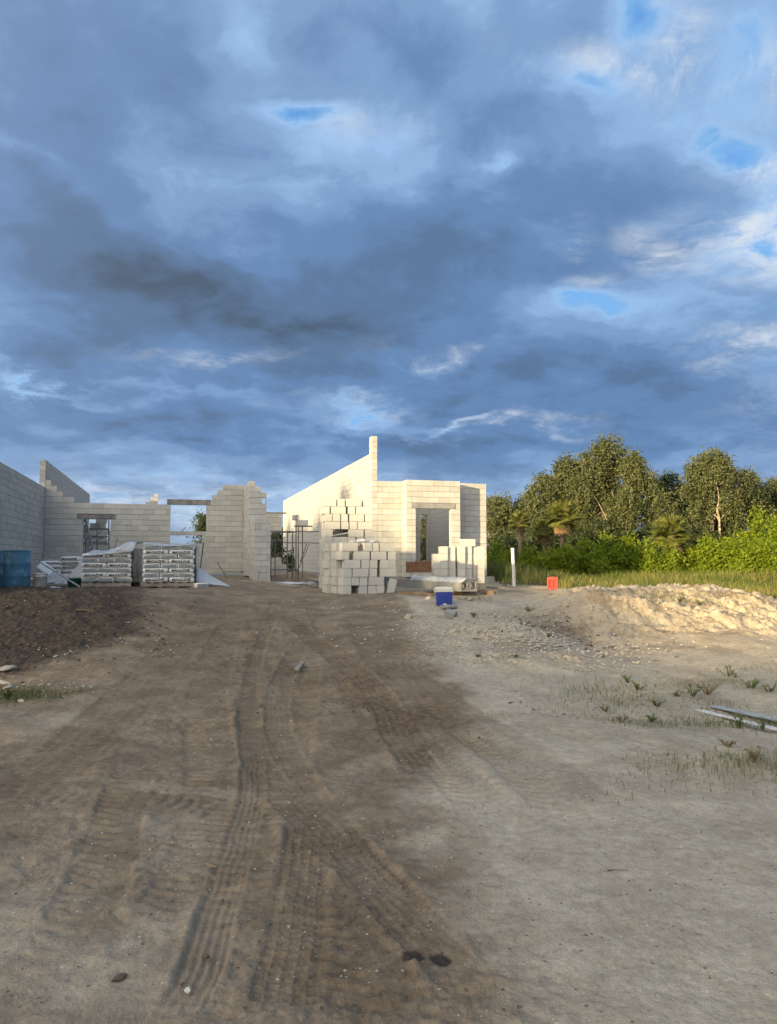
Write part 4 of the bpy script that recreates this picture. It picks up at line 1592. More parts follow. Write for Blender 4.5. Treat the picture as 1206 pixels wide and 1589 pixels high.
# ------------------------------------------------------------------ wrapped precast beams
def beam(label, a, b, off):
    A, B = ground_at(*a, 0.09), ground_at(*b, 0.09)
    d = (B - A)
    d.z = 0
    L = d.length
    ang = math.atan2(d.y, d.x)
    root = empty('precast_beam', A, ang)
    tag(root, label, 'beam', 'wrapped precast beams')
    mb = MB()
    y0 = off
    mb.box(0, L, y0, y0 + 0.205, 0.0, 0.045)
    mb.box(0, L, y0, y0 + 0.036, 0.0452, 0.215)
    mb.box(0, L, y0 + 0.169, y0 + 0.205, 0.0452, 0.215)
    mb.build('channel', M['precast'], root)
    hk = MB()
    hk.tube([(L + 0.004, y0 + 0.05, 0.16), (L + 0.02, y0 + 0.06, 0.09), (L + 0.02, y0 + 0.10, 0.06), (L + 0.02, y0 + 0.15, 0.09), (L + 0.004, y0 + 0.155, 0.16)], 0.007, 6)
    hk.build('bar_end', M['steel_lt'], root)
    return root, L, A, ang


beam('grey precast beam nearer the cooler, wrapped in plastic', (612, 21.0), (715, 17.6), 0.0)
rootb, LB, AB, angb = beam('second grey precast beam lying behind its twin', (612, 21.0), (715, 17.6), 0.222)
g = []
r_ = random.Random(15)
for j in range(6):
    row = []
    for i in range(12):
        t = i / 11
        row.append((LB * (0.25 + 0.78 * t), -0.02 + 0.52 * j / 5 + r_.uniform(-.01, .01), 0.235 + 0.09 * abs(math.sin(7 * t + j)) * (1 if 0 < j < 5 else 0) - (0.05 if j in (0, 5) else 0) + r_.uniform(0, 0.02)))
    g.append(row)
film('plastic_wrap', 'torn clear plastic lying over the precast beams', Matrix.Translation(AB) @ Matrix.Rotation(angb, 4, 'Z'), g, M['film_thin'])
plank('timber bearer under the beam ends', (690, 0), (738, 0), 0.09, 0.085, 'wood', v_a=17.9, v_b=18.3)

# ------------------------------------------------------------------ cooler
uu, vv2 = unproject(689, 941)
x, y = uv_world(uu, vv2)
root = empty('cooler', (x, y, gz(x, y) + 0.01), R(-12))
tag(root, 'blue cooler with a white lid on the pale gravel', 'cooler')


def taper_box(wx, wy, z0, z1, k, bev, seg=3):
    bm = bmesh.new()
    bmesh.ops.create_cube(bm, size=1.0)
    for v_ in bm.verts:
        top_ = v_.co.z > 0
        s = 1.0 if top_ else k
        v_.co = Vector((v_.co.x * wx * s, v_.co.y * wy * s, z1 if top_ else z0))
    bmesh.ops.bevel(bm, geom=bm.edges[:], offset=bev, segments=seg, profile=0.5, affect='EDGES')
    me = bpy.data.meshes.new('shell')
    bm.to_mesh(me)
    bm.free()
    return me


me = taper_box(0.315, 0.26, 0.0, 0.275, 0.90, 0.02)
me.materials.append(M['cooler_blue'])
link('body', me, None, root, smooth=False)
me = taper_box(0.335, 0.28, 0.274, 0.30, 0.99, 0.008)
me.materials.append(M['cooler_white'])
link('rim', me, None, root)
me = taper_box(0.33, 0.275, 0.30, 0.365, 1.0, 0.022)
me.materials.append(M['cooler_white'])
lid = link('lid', me, None, root)
MB().box(-0.10, 0.10, -0.10, 0.10, 0.363, 0.372).build('lid_panel', M['cooler_white'], lid, bevel=0.004)
hb = MB()
hb.tube([(-0.172, -0.05, 0.25), (-0.185, -0.05, 0.33), (-0.185, 0.05, 0.33), (-0.172, 0.05, 0.25)], 0.009, 8)
hb.build('handle', M['cooler_white'], root)
hb = MB()
hb.tube([(0.172, -0.05, 0.25), (0.185, -0.05, 0.33), (0.185, 0.05, 0.33), (0.172, 0.05, 0.25)], 0.009, 8)
hb.build('handle', M['cooler_white'], root)
MB().box(-0.07, 0.07, -0.136, -0.128, 0.19, 0.225).build('grip_recess', M['cooler_blue'], root, bevel=0.003)
MB().box(-0.035, 0.035, -0.128, -0.121, 0.03, 0.05).build('drain_plug', M['cooler_white'], root, bevel=0.002)


# broken pieces of block before the cooler
def chunk(name, label, px, py, size, mat, seed, cat, lift=0.0, rz=0.0, group=None):
    uu, vq = unproject(px, py)
    x, y = uv_world(uu, vq)
    bm = bmesh.new()
    bmesh.ops.create_icosphere(bm, subdivisions=2, radius=1.0)
    rr = random.Random(seed)
    pl_ = [(Vector((rr.uniform(-1, 1), rr.uniform(-1, 1), rr.uniform(-1, 1))).normalized(), rr.uniform(0.5, 0.8)) for _ in range(9)]
    for v_ in bm.verts:
        for nrm, dd in pl_:
            e = v_.co.dot(nrm) - dd
            if e > 0:
                v_.co -= nrm * e
        v_.co = Vector((v_.co.x * size[0] / 1.5, v_.co.y * size[1] / 1.5, v_.co.z * size[2] / 1.5))
    me = bpy.data.meshes.new(name)
    bm.to_mesh(me)
    bm.free()
    o = link(name, me, M[mat], None, (x, y, gz(x, y) + size[2] * 0.35 + lift), (rr.uniform(-.2, .2), rr.uniform(-.2, .2), rz or rr.uniform(0, 3)))
    tag(o, label, cat, group)
    return o


for i, (px, py, L, Wd, H, rx, ry, rz, lab) in enumerate([
        (699, 947, 0.30, 0.19, 0.05, 0.05, -0.04, 0.3, 'flat broken block slab lying against the cooler foot'),
        (697, 958, 0.20, 0.15, 0.10, 0.3, 0.25, -0.4, 'tilted grey block fragment in front of the cooler'),
        (690, 962, 0.24, 0.16, 0.05, -0.05, 0.12, 0.1, 'grey broken block half lying nearest, before the cooler')]):
    uu, vq = unproject(px, py)
    x, y = uv_world(uu, vq)
    o = link('broken_block', block_mesh(L, Wd, H, 0.012, 'broken').copy(), None, None, (x - L / 2, y, gz(x, y) + 0.03), (rx, ry, rz - YAW))
    o.data.materials.clear()
    o.data.materials.append(M['precast'])
    tag(o, lab, 'block fragment')

chunk('stone', 'pale broken rock standing beside the red crate', 822, 897, (0.36, 0.26, 0.26), 'rock', 3, 'rock', 0.05)
chunk('stone', 'small pale stone on the drive edge left of the cooler', 633, 961, (0.16, 0.12, 0.10), 'rock', 5, 'stone')
chunk('stone', 'grey stone behind the cooler on the pad', 666, 931, (0.16, 0.11, 0.09), 'rock', 6, 'stone')
chunk('stone', 'white stone beside the beam ends', 731, 932, (0.22, 0.10, 0.08), 'rock', 7, 'stone')
for i, (px, py, s, lab) in enumerate([(10, 1039, 0.34, 'flat pale stone on the far left of the dark bank'), (6, 1060, 0.22, 'whitish stone slab at the picture edge by the green tuft'), (14, 1068, 0.30, 'lowest pale slab above the green tuft on the left'),
                                      (100, 946, 0.25, 'whitish flat stone high on the dark bank'), (64, 1063, 0.10, 'small white stone at the foot of the dark bank'), (33, 1088, 0.14, 'small white stone below the green tuft')]):
    chunk('stone', lab, px, py, (s * 0.6, s * 0.36, s * 0.14), 'rock', 20 + i, 'stone')
chunk('dirt_clod', 'dark lump lying on the sandy foreground at lower left', 184, 1519, (0.055, 0.028, 0.016), 'clod', 31, 'clod')
chunk('dirt_clod', 'pale crumb of lime rock beside the ribbed track', 293, 1540, (0.03, 0.025, 0.02), 'shell', 32, 'stone')
chunk('dirt_clod', 'dark crumb lying beside the ribbed track', 320, 1486, (0.03, 0.02, 0.018), 'clod', 33, 'clod')

# ------------------------------------------------------------------ white pole and red crate
p = ground_at(797.5, 24.0, -0.1)
root = empty('white_pole', p, 0)
tag(root, 'white plastic pipe standing upright in the soil', 'pole')
top_ = p + Vector((-0.07, 0, 1.28))
MB().tube([Vector((0, 0, 0)), Vector((-0.045, 0, 1.24))], 0.052, 16).build('pipe', M['pvc'], root, smooth=False)
MB().tube([Vector((-0.045, 0, 1.24)), Vector((-0.046, 0, 1.28))], 0.056, 16).build('cap', M['pvc'], root)

uu, vq = unproject(858, 915)
x, y = uv_world(uu, vq)
root = empty('red_crate', (x, y, gz(x, y) + 0.012), R(-30))
tag(root, 'red plastic crate standing on the sand', 'crate')
Wc, Hc = 20.0 / 1200.0 * vq / 1.22 - 0.05, 18.5 / 1200.0 * vq
for sx in (-1, 1):
    for sy_ in (-1, 1):
        fr = MB()
        fr.box(sx * Wc / 2 - 0.022, sx * Wc / 2 + 0.022, sy_ * Wc / 2 - 0.022, sy_ * Wc / 2 + 0.022, 0.0, Hc)
        fr.build('corner_post', M['red'], root, bevel=0.008)
for s_ in (-1, 1):
    MB().box(-Wc / 2 + 0.023, Wc / 2 - 0.023, s_ * (Wc / 2 + 0.012) - 0.010, s_ * (Wc / 2 + 0.012) + 0.010, Hc - 0.07, Hc - 0.002).build('rim_rail', M['red'], root, bevel=0.004)
    MB().box(s_ * (Wc / 2 + 0.012) - 0.010, s_ * (Wc / 2 + 0.012) + 0.010, -Wc / 2 + 0.023, Wc / 2 - 0.023, Hc - 0.07, Hc - 0.002).build('rim_rail', M['red'], root, bevel=0.004)
    MB().box(-Wc / 2 + 0.023, Wc / 2 - 0.023, s_ * (Wc / 2 + 0.012) - 0.010, s_ * (Wc / 2 + 0.012) + 0.010, 0.002, 0.055).build('foot_rail', M['red'], root, bevel=0.004)
    MB().box(s_ * (Wc / 2 + 0.012) - 0.010, s_ * (Wc / 2 + 0.012) + 0.010, -Wc / 2 + 0.023, Wc / 2 - 0.023, 0.002, 0.055).build('foot_rail', M['red'], root, bevel=0.004)
    for a in (0.0,):
        MB().box(a - 0.012, a + 0.012, s_ * (Wc / 2 + 0.004) - 0.009, s_ * (Wc / 2 + 0.004) + 0.009, 0.056, Hc - 0.072).build('rib', M['red'], root)
        MB().box(s_ * (Wc / 2 + 0.004) - 0.009, s_ * (Wc / 2 + 0.004) + 0.009, a - 0.012, a + 0.012, 0.056, Hc - 0.072).build('rib', M['red'], root)
MB().box(-Wc / 2 + 0.012, Wc / 2 - 0.012, -Wc / 2 + 0.012, Wc / 2 - 0.012, 0.02, Hc - 0.02).build('inner_box', M['red_dark'], root)
MB().box(-0.05, 0.05, -0.05, 0.05, Hc - 0.02, Hc + 0.012).build('cap', M['red'], root, bevel=0.006)

# ------------------------------------------------------------------ scaffolding
def scaffold(label, verts_px, Y, rails, braces, r=0.022, mat='steel'):
    root = empty('scaffold', at_y(verts_px[0][0], Y, 895))
    o = root.location.copy()
    tag(root, label, 'scaffold')
    for px, y0, y1, dY in verts_px:
        A, B = at_y(px, Y + dY, y1), at_y(px, Y + dY, y0)
        MB().tube([A - o, B - o], r, 8).build('upright', M[mat], root)
    for (xa, ya, xb, yb, dY) in rails:
        A, B = at_y(xa, Y + dY, ya), at_y(xb, Y + dY, yb)
        MB().tube([A - o, B - o], r * 0.9, 8).build('rail', M[mat], root)
    for (xa, ya, xb, yb, dY) in braces:
        A, B = at_y(xa, Y + dY, ya), at_y(xb, Y + dY, yb)
        MB().tube([A - o, B - o], r * 0.7, 8).build('brace', M[mat], root)
    return root


scaffold('grey tube scaffold standing in the gap between the two houses',
         [(446, 823, 898, 0.0), (454, 824, 898, 0.3), (459.5, 800, 902, 0.0), (463, 805, 900, 0.8), (469.5, 812, 897, 0.4), (420.5, 830, 898, 0.6), (427, 830, 896, 0.5)], 28.6,
         [(420, 825, 500, 825, 0.1), (420, 838.5, 440, 838.5, 0.1), (440, 842, 500, 842.5, 0.2), (420, 884, 464, 884, 0.1), (428, 826, 454, 826, 0.5), (446, 876, 454, 876, 0.3)],
         [(431, 828, 447, 884, 0.25), (480, 844, 459, 892, 0.5), (476, 844, 466, 872, 0.7), (421, 857, 438, 867, 0.7), (421, 867, 438, 857, 0.72), (454, 828, 462, 822, 0.4)])
# two blocks and boards on it
sb_ = at_y(462, 28.7, 814)
for i, (px, py, tr) in enumerate([(462, 815, False), (464, 807, True)]):
    p = at_y(px, 28.75, py)
    o = bpy.data.objects.new('concrete_block', hollow_block())
    col.objects.link(o)
    o.matrix_world = Matrix.Translation(p) @ Matrix.Rotation(R(90) if tr else 0, 4, 'Z')
    tag(o, ('grey block balanced flat on the scaffold top', 'grey block standing on another block above the scaffold')[i], 'block')
sbase = at_y(462, 28.62, 815.3)
tag(MB().box(-0.1, 0.55, -0.02, 0.28, -0.045, -0.003).build('scaffold_board', M['wood_grey'], None, sbase), 'short plank under the blocks on the scaffold top', 'plank')

scaffold('scaffold frame standing inside behind the window hole',
         [(128.5, 800, 900, 0.0), (169, 800, 900, 0.0), (151, 822, 900, 1.2), (133, 822, 900, 1.2)], 31.6,
         [(128, 822.5, 170, 822, 0.0), (128, 831.5, 168, 833, 0.2), (128, 834, 160, 834, 1.2), (128, 844, 168, 844, 0.4), (132, 801.5, 170, 801.5, 0.3), (128, 841, 168, 841, 1.2)],
         [(133, 850, 164, 832, 0.1), (131, 846, 160, 822, 1.3)], 0.024)
# ladder-like plank leaning inside the window
A, B = at_y(129, 31.3, 803), at_y(143, 31.0, 858)
dd = (B - A)
root = empty('leaning_ladder', A)
root.rotation_euler = dd.to_track_quat('X', 'Y').to_euler()
tag(root, 'grey ladder leaning inside the window hole', 'ladder')
for s_ in (-1, 1):
    MB().box(0, dd.length, s_ * 0.10 - 0.03, s_ * 0.10 + 0.03, -0.02, 0.02).build('stile', M['steel_lt'], root)
for i in range(6):
    xx = dd.length * (i + 0.5) / 6
    MB().box(xx - 0.05, xx + 0.05, -0.069, 0.069, -0.012, 0.012).build('rung', M['steel_lt'], root)
# blocks and plank on the inner scaffold
p0 = at_y(130, 31.7, 822)
tag(MB().box(0, at_y(169, 31.7, 822).x - p0.x, 0, 0.3, 0.025, 0.065).build('scaffold_board', M['wood_grey'], None, p0), 'grey plank across the scaffold inside the window hole', 'plank')
for i, px in enumerate((139, 147, 153)):
    o = bpy.data.objects.new('concrete_block', hollow_block())
    col.objects.link(o)
    o.location = at_y(px, 31.72, 820.3)
    o.location.z = p0.z + 0.067 + (0.2 if i == 2 else 0)
    if i == 2:
        o.location.x -= 0.1
    tag(o, ('block at the left end of the plank inside the window hole', 'block at the right end of the plank inside the window hole', 'block lying on top of the others inside the window hole')[i], 'block')
# dark shed wall behind the window
# ------------------------------------------------------------------ loose blocks, bags of sand by the court
for i, (px, py, Y, lab) in enumerate([(422, 882, 33.0, 'tan block low in the gap left of the scaffold'), (434, 882, 33.0, 'tan block beside its twin low in the gap'),
                                      (424, 893, 32.6, 'tan block on the ground in the gap left of the scaffold'), (435, 893, 32.6, 'second tan block on the ground in the gap')]):
    o = bpy.data.objects.new('concrete_block', hollow_block())
    col.objects.link(o)
    p = at_y(px, Y, py)
    o.location = (p.x - 0.1, p.y, 0.99 + (0.205 if i < 2 else 0.0))
    tag(o, lab, 'block')
scrap('plastic_sheet', 'grey sheet debris lying at the foot of the scaffold', ground_at(445, 24.5), 1.3, 0.5, 0.10, M['tarp'], R(10), 9)
scrap('plastic_sheet', 'pale plastic debris between scaffold and front stack', ground_at(484, 25.5), 1.1, 0.6, 0.14, M['film'], R(-8), 9)
plank('long board sloping at the foot of the sunlit wall', (478, 0), (505, 0), 0.25, 0.05, 'wood_grey', v_a=27.0, v_b=24.0, lift=0.15)
plank('pale pipe-like batten on the ground before the long wall', (470, 0), (505, 0), 0.12, 0.06, 'wood_grey', v_a=24.6, v_b=22.8)


# ------------------------------------------------------------------ vegetation
nrg = np.random.default_rng(11)


def leaf_cloud(lobes, n, size, clump=0.28, per=26, droop=0.0, flat=0.0, rng=nrg, shell=0.55):
    """leaf faces gathered in clumps through a set of ellipsoid lobes (cx, cy, cz, rx, ry, rz). Returns verts, quads, tone"""
    vol = np.array([l[3] * l[4] * l[5] for l in lobes]) ** 0.75
    nc = max(int(n / per), 4)
    which = rng.choice(len(lobes), nc, p=vol / vol.sum())
    L = np.array(lobes)[which]
    d = rng.normal(size=(nc, 3))
    d /= np.linalg.norm(d, axis=1)[:, None]
    rad = shell + (1 - shell) * rng.random(nc) ** 0.6
    rad *= 1 + 0.10 * rng.normal(size=nc)
    cc = L[:, :3] + d * rad[:, None] * L[:, 3:6]
    ctone = np.clip(0.5 + 0.22 * rng.normal(size=nc), 0, 1)
    csz = 0.7 + 0.6 * rng.random(nc)
    idx = np.repeat(np.arange(nc), per)
    m = len(idx)
    off = rng.normal(size=(m, 3)) * clump * csz[idx][:, None]
    off[:, 2] *= 0.8
    if droop:
        k = rng.random(m)
        off[:, 2] -= droop * k ** 2 * csz[idx]
        off[:, :2] *= (1 - 0.4 * k)[:, None]
    c = cc[idx] + off
    ax = rng.normal(size=(m, 3)) + d[idx] * 0.7
    if droop:
        ax[:, 2] -= 0.8
    ax /= np.linalg.norm(ax, axis=1)[:, None]
    nn = rng.normal(size=(m, 3)) + np.array([0, 0, flat])
    sd = np.cross(ax, nn)
    sd /= np.linalg.norm(sd, axis=1)[:, None] + 1e-9
    s = size * (0.6 + 0.8 * rng.random(m))
    ln, wd = s[:, None], (s * 0.42)[:, None]
    v0 = c - ax * ln * 0.5
    v1 = c + sd * wd * 0.5
    v2 = c + ax * ln * 0.5
    v3 = c - sd * wd * 0.5
    verts = np.stack([v0, v1, v2, v3], 1).reshape(-1, 3)
    quads = np.arange(m * 4).reshape(-1, 4)
    tone = np.repeat(np.clip(ctone[idx] + 0.14 * rng.normal(size=m), 0, 1), 4)
    return verts, quads, tone


def put_cloud(name, data, mat, parent=None, loc=(0, 0, 0)):
    v_, q_, t_ = data
    me = np_mesh(name, v_, q_, 4, {'tone': t_})
    return link(name, me, M[mat], parent, loc)


def limb(mb, p0, p1, r0, r1, wob, rr, n=5, sides=7):
    pts, rads = [], []
    p0, p1 = Vector(p0), Vector(p1)
    for i in range(n + 1):
        t = i / n
        o = Vector((rr.uniform(-1, 1), rr.uniform(-1, 1), 0)) * wob * (1 if 0 < i < n else 0)
        pts.append(p0.lerp(p1, t) + o)
        rads.append(r0 + (r1 - r0) * t)
    mb.tube(pts, rads, sides)


def tree(label, px, v0, top_py, wpx, leaf, bark, seed, trunks=3, name='paperbark_tree', group='trees of the wood edge', n=5200, low=0.34, size=0.20, droop=0.35, lobes_n=17, bare=0.0):
    x, y = uv_world((px - 603) / 1200 * v0, v0)
    zb = gz(x, y) - 0.05
    H = EYE + (870 - top_py) / 1200 * v0 - zb
    rw = wpx / 1200 * v0 * 0.5
    rr = random.Random(seed)
    root = empty(name, (x, y, zb))
    tag(root, label, 'tree', group)
    lobes = []
    for i in range(lobes_n):
        t = (i + 0.5) / lobes_n
        zc = H * (low + (0.93 - low) * t)
        spread = rw * (0.85 - 0.50 * max(t - 0.45, 0) / 0.55) * (0.65 + 0.35 * math.sin(math.pi * min(t * 1.25, 1)))
        a = rr.uniform(0, 2 * math.pi)
        k = spread * rr.uniform(0.3, 1.12)
        r_ = rw * rr.uniform(0.22, 0.46)
        lobes.append((math.cos(a) * k, math.sin(a) * k, zc, r_, r_, r_ * rr.uniform(0.8, 1.25)))
    lobes.append((0, 0, H - rw * 0.22, rw * 0.30, rw * 0.30, rw * 0.24))
    put_cloud('crown', leaf_cloud(lobes, int(n * 2.7), size * 0.95, 0.20, 26, droop, rng=np.random.default_rng(seed)), leaf, root)
    for k in range(trunks):
        tb = MB()
        a = rr.uniform(0, 6.28)
        b = Vector((math.cos(a) * 0.12 * trunks * rr.random(), math.sin(a) * 0.12 * trunks * rr.random(), 0))
        tgt = lobes[rr.randrange(len(lobes) // 3, len(lobes))]
        top_ = Vector(tgt[:3])
        r0 = rr.uniform(0.07, 0.12) * (H / 8)
        mid = b.lerp(top_, 0.55) + Vector((rr.uniform(-.2, .2), rr.uniform(-.2, .2), 0))
        limb(tb, b, mid, r0, r0 * 0.7, 0.05, rr)
        limb(tb, mid, top_, r0 * 0.7, r0 * 0.2, 0.08, rr)
        for q_ in range(3):
            tg = Vector(lobes[rr.randrange(len(lobes))][:3])
            limb(tb, mid.lerp(top_, rr.uniform(0, 0.5)), tg, r0 * 0.45, r0 * 0.12, 0.08, rr, 4, 5)
        tb.build('trunk', M[bark], root, smooth=True)
    return root


TREES = [  # label, px, distance, top, width, leaf, bark, trunks, low, n
    ('grey-green tree rising just beside the block wing', 772, 60, 768, 84, 'leaf_olive', 'bark_pale', 2, 0.12, 5200),
    ('low dark tree filling the gap behind the slim palm', 812, 60, 778, 80, 'leaf_dark', 'bark_dark', 2, 0.10, 4600),
    ('stepped olive tree at the near end of the tall wood', 846, 54, 734, 104, 'leaf_olive', 'bark_pale', 2, 0.14, 7600),
    ('broad olive paperbark left of the highest crown', 890, 54, 704, 120, 'leaf_olive', 'bark_pale', 3, 0.18, 9500),
    ('tallest olive paperbark with the highest crown of the wood', 936, 52, 684, 120, 'leaf_olive', 'bark_pale', 3, 0.22, 10500),
    ('round-topped paperbark with drooping branches beside the dark gap', 984, 50, 703, 96, 'leaf_olive', 'bark_pale', 3, 0.22, 8200),
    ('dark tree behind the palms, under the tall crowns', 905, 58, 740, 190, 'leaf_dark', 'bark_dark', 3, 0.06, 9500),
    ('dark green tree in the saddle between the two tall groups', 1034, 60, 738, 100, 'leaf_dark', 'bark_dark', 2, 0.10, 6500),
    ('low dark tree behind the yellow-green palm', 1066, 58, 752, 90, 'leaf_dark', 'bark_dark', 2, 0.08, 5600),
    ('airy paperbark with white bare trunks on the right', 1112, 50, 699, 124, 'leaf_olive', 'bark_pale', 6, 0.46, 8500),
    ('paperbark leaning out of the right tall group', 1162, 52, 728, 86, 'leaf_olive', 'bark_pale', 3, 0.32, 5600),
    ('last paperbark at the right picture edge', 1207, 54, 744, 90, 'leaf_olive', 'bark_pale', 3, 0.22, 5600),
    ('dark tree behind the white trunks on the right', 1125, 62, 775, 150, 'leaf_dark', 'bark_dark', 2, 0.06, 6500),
    ('round dark green tree seen through the doorway', 318, 78, 800, 60, 'leaf_dark', 'bark_dark', 2, 0.10, 4200),
    ('dark bushy tree seen through the hole by the scaffold', 431, 52, 828, 60, 'leaf_dark', 'bark_dark', 2, 0.05, 3000),
    ('green tree seen through the slit in the inner wall', 657, 60, 800, 40, 'leaf_olive', 'bark_pale', 2, 0.10, 2500),
]
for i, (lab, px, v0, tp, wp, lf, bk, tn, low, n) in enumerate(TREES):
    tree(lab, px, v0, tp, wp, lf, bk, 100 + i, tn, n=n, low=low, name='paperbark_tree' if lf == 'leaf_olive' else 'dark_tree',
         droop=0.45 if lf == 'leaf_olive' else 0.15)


# ---- fan palms
def fan_mesh(seed):
    rr = random.Random(seed)
    vs, fs, tn = [], [], []
    n = 20
    R_ = 0.62
    ctr = len(vs)
    # petiole
    vs += [(-0.012, 0, 0), (0.012, 0, 0), (0.008, 0, 0.60), (-0.008, 0, 0.60)]
    fs.append((0, 1, 2, 3))
    tn += [0.6] * 4
    for i in range(n):
        a0 = R(-125 + 250 * i / n)
        a1 = R(-125 + 250 * (i + 1) / n)
        am = (a0 + a1) / 2
        L = R_ * (0.75 + 0.25 * math.cos(am * 0.8)) * rr.uniform(0.88, 1.08)
        mid = 0.45
        dr = -0.10 - 0.10 * abs(am)
        b = len(vs)
        t = min(max(0.45 + 0.25 * rr.uniform(-1, 1), 0), 1)
        vs += [(0, 0, 0.58),
               (math.sin(a0) * L * mid, -0.02, 0.58 + math.cos(a0) * L * mid),
               (math.sin(am) * L, dr * 0.8 + rr.uniform(-.04, .04), 0.58 + math.cos(am) * L - abs(math.sin(am)) * 0.12),
               (math.sin(a1) * L * mid, -0.02, 0.58 + math.cos(a1) * L * mid),
               (math.sin(am) * L * mid, 0.03, 0.58 + math.cos(am) * L * mid)]
        fs += [(b, b + 1, b + 2, b + 4), (b, b + 4, b + 2, b + 3)]
        tn += [t * 0.7, t, min(t + 0.25, 1), t, t * 0.8]
    me = np_mesh('frond', np.array(vs), np.array(fs), 4, {'tone': np.array(tn)})
    return me


FANS = [fan_mesh(k) for k in range(3)]
FANS_DEAD = [fan_mesh(k + 7) for k in range(2)]
for me in FANS:
    me.materials.append(M['leaf_palm'])
for me in FANS_DEAD:
    me.materials.append(M['leaf_dead'])


def palm(label, px, v0, crown_py, base_py, scale, seed, nf=30, dead=9, lean=0.0):
    rr = random.Random(seed)
    x, y = uv_world((px - 603) / 1200 * v0, v0)
    zb = gz(x, y) - 0.05
    ch = EYE + (870 - crown_py) / 1200 * v0 - zb
    root = empty('fan_palm', (x, y, zb))
    tag(root, label, 'palm', 'fan palms at the wood edge')
    tb = MB()
    pts = [(lean * t, 0.0, ch * t) for t in (0, .2, .4, .6, .8, 1.0)]
    tb.tube(pts, [0.13, 0.11, 0.10, 0.10, 0.11, 0.13], 9)
    for k in range(26):
        t = rr.uniform(0.45, 1.0)
        a = rr.uniform(0, 6.28)
        p = Vector((lean * t + 0.10 * math.cos(a), 0.10 * math.sin(a), ch * t))
        tb.tube([p, p + Vector((0.09 * math.cos(a), 0.09 * math.sin(a), 0.14))], [0.018, 0.006], 4)
    tb.build('trunk', M['bark_palm'], root, smooth=False)
    for k in range(nf + dead):
        isd = k >= nf
        a = k * 2.39996 + rr.uniform(-.2, .2)
        if isd:
            tilt = rr.uniform(2.3, 2.85)
        else:
            t = (k + 0.5) / nf
            tilt = 0.12 + 2.0 * t ** 0.85
        o = bpy.data.objects.new('dead_frond' if isd else 'frond', rr.choice(FANS_DEAD if isd else FANS))
        col.objects.link(o)
        o.parent = root
        s = scale * rr.uniform(0.85, 1.1) * (0.85 if isd else 1.0)
        Q = Matrix.Translation((lean, 0, ch)) @ Matrix.Rotation(a, 4, 'Z') @ Matrix.Rotation(tilt, 4, 'X') @ Matrix.Rotation(rr.uniform(-.4, .4), 4, 'Z') @ Matrix.Scale(s, 4)
        o.matrix_local = Q
    return root


palm('slim fan palm with a bare trunk near the block wing', 806, 42, 812, 870, 0.66, 1, 26, 5, 0.05)
palm('taller fan palm half hidden among olive trees', 872, 42, 806, 870, 1.0, 2, 34, 16)
palm('smaller fan palm crowded low behind the leafy bushes', 845, 44, 826, 870, 0.8, 3, 24, 8)
palm('broad yellow-green fan palm standing in the gap of the wood', 1041, 40, 832, 868, 1.12, 4, 40, 8)


# ---- bushes
def bush(label, px, v0, top_py, wpx, seed, leaf='leaf_green', n=2600, size=0.17, group='leafy bushes before the wood'):
    x, y = uv_world((px - 603) / 1200 * v0, v0)
    zb = gz(x, y) - 0.05
    H = EYE + (870 - top_py) / 1200 * v0 - zb
    rw = wpx / 1200 * v0 * 0.5
    rr = random.Random(seed)
    root = empty('bush', (x, y, zb))
    tag(root, label, 'bush', group)
    lobes = []
    for i in range(11):
        a = rr.uniform(0, 6.28)
        k = rw * rr.uniform(0.1, 0.95)
        r_ = rw * rr.uniform(0.28, 0.5)
        zc = H * rr.uniform(0.25, 0.80) * (1 - 0.35 * k / rw)
        lobes.append((math.cos(a) * k, math.sin(a) * k * 0.8, zc, r_, r_, min(r_, H * 0.4)))
    lobes.append((0, 0, H * 0.72, rw * 0.4, rw * 0.4, H * 0.25))
    put_cloud('foliage', leaf_cloud(lobes, n, size, 0.17, 20, 0.0, rng=np.random.default_rng(seed), shell=0.6), leaf, root)
    sm = MB()
    for k in range(6):
        lb = lobes[k]
        limb(sm, (rr.uniform(-.1, .1), rr.uniform(-.1, .1), 0), lb[:3], 0.025, 0.008, 0.04, rr, 4, 5)
    sm.build('stems', M['bark_dark'], root)
    return root


BUSHES = [
    ('green bush growing close beside the block wing', 770, 44, 838, 44), ('low bush between the wing and the slim palm', 790, 42, 852, 40),
    ('bush at the foot of the slim palm', 822, 41, 846, 44), ('bush right of the slim palm', 848, 40, 850, 46),
    ('bush below the taller palm', 876, 39, 842, 54), ('bright bush under the tall olive crowns', 908, 40, 832, 56),
    ('dense bright bush below the highest crown', 942, 39, 826, 60), ('bush between the highest crown and dark gap', 974, 40, 828, 56),
    ('bush left of the yellow-green palm', 1004, 39, 836, 54), ('bush below the yellow-green palm', 1040, 39, 848, 50),
    ('bush right of the yellow-green palm', 1072, 40, 838, 52), ('bright bush below the white trunks', 1104, 39, 832, 60),
    ('bright bush right of the white trunks', 1140, 38, 826, 60), ('tall leafy bush near the right picture edge', 1178, 40, 782, 76),
    ('tall bush cut by the right picture edge', 1212, 38, 790, 64), ('low bright bush in front near the right edge', 1178, 36, 838, 66),
]
for i, (lab, px, v0, tp, wp) in enumerate(BUSHES):
    bush(lab, px, v0, tp, wp, 300 + i, n=5200 if wp > 55 else 4000)
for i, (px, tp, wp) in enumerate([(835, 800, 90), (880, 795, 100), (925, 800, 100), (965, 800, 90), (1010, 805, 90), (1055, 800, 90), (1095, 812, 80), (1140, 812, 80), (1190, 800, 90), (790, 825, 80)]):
    bush(f'dark understory bush in the wood, {ORD[i + 1] if i < 9 else "nearest the wing,"} ' + ('from the near end' if i < 9 else 'low and shaded'), px, 49, tp, wp, 360 + i, 'leaf_dark', 3800, 0.22, group='dark understory of the wood')
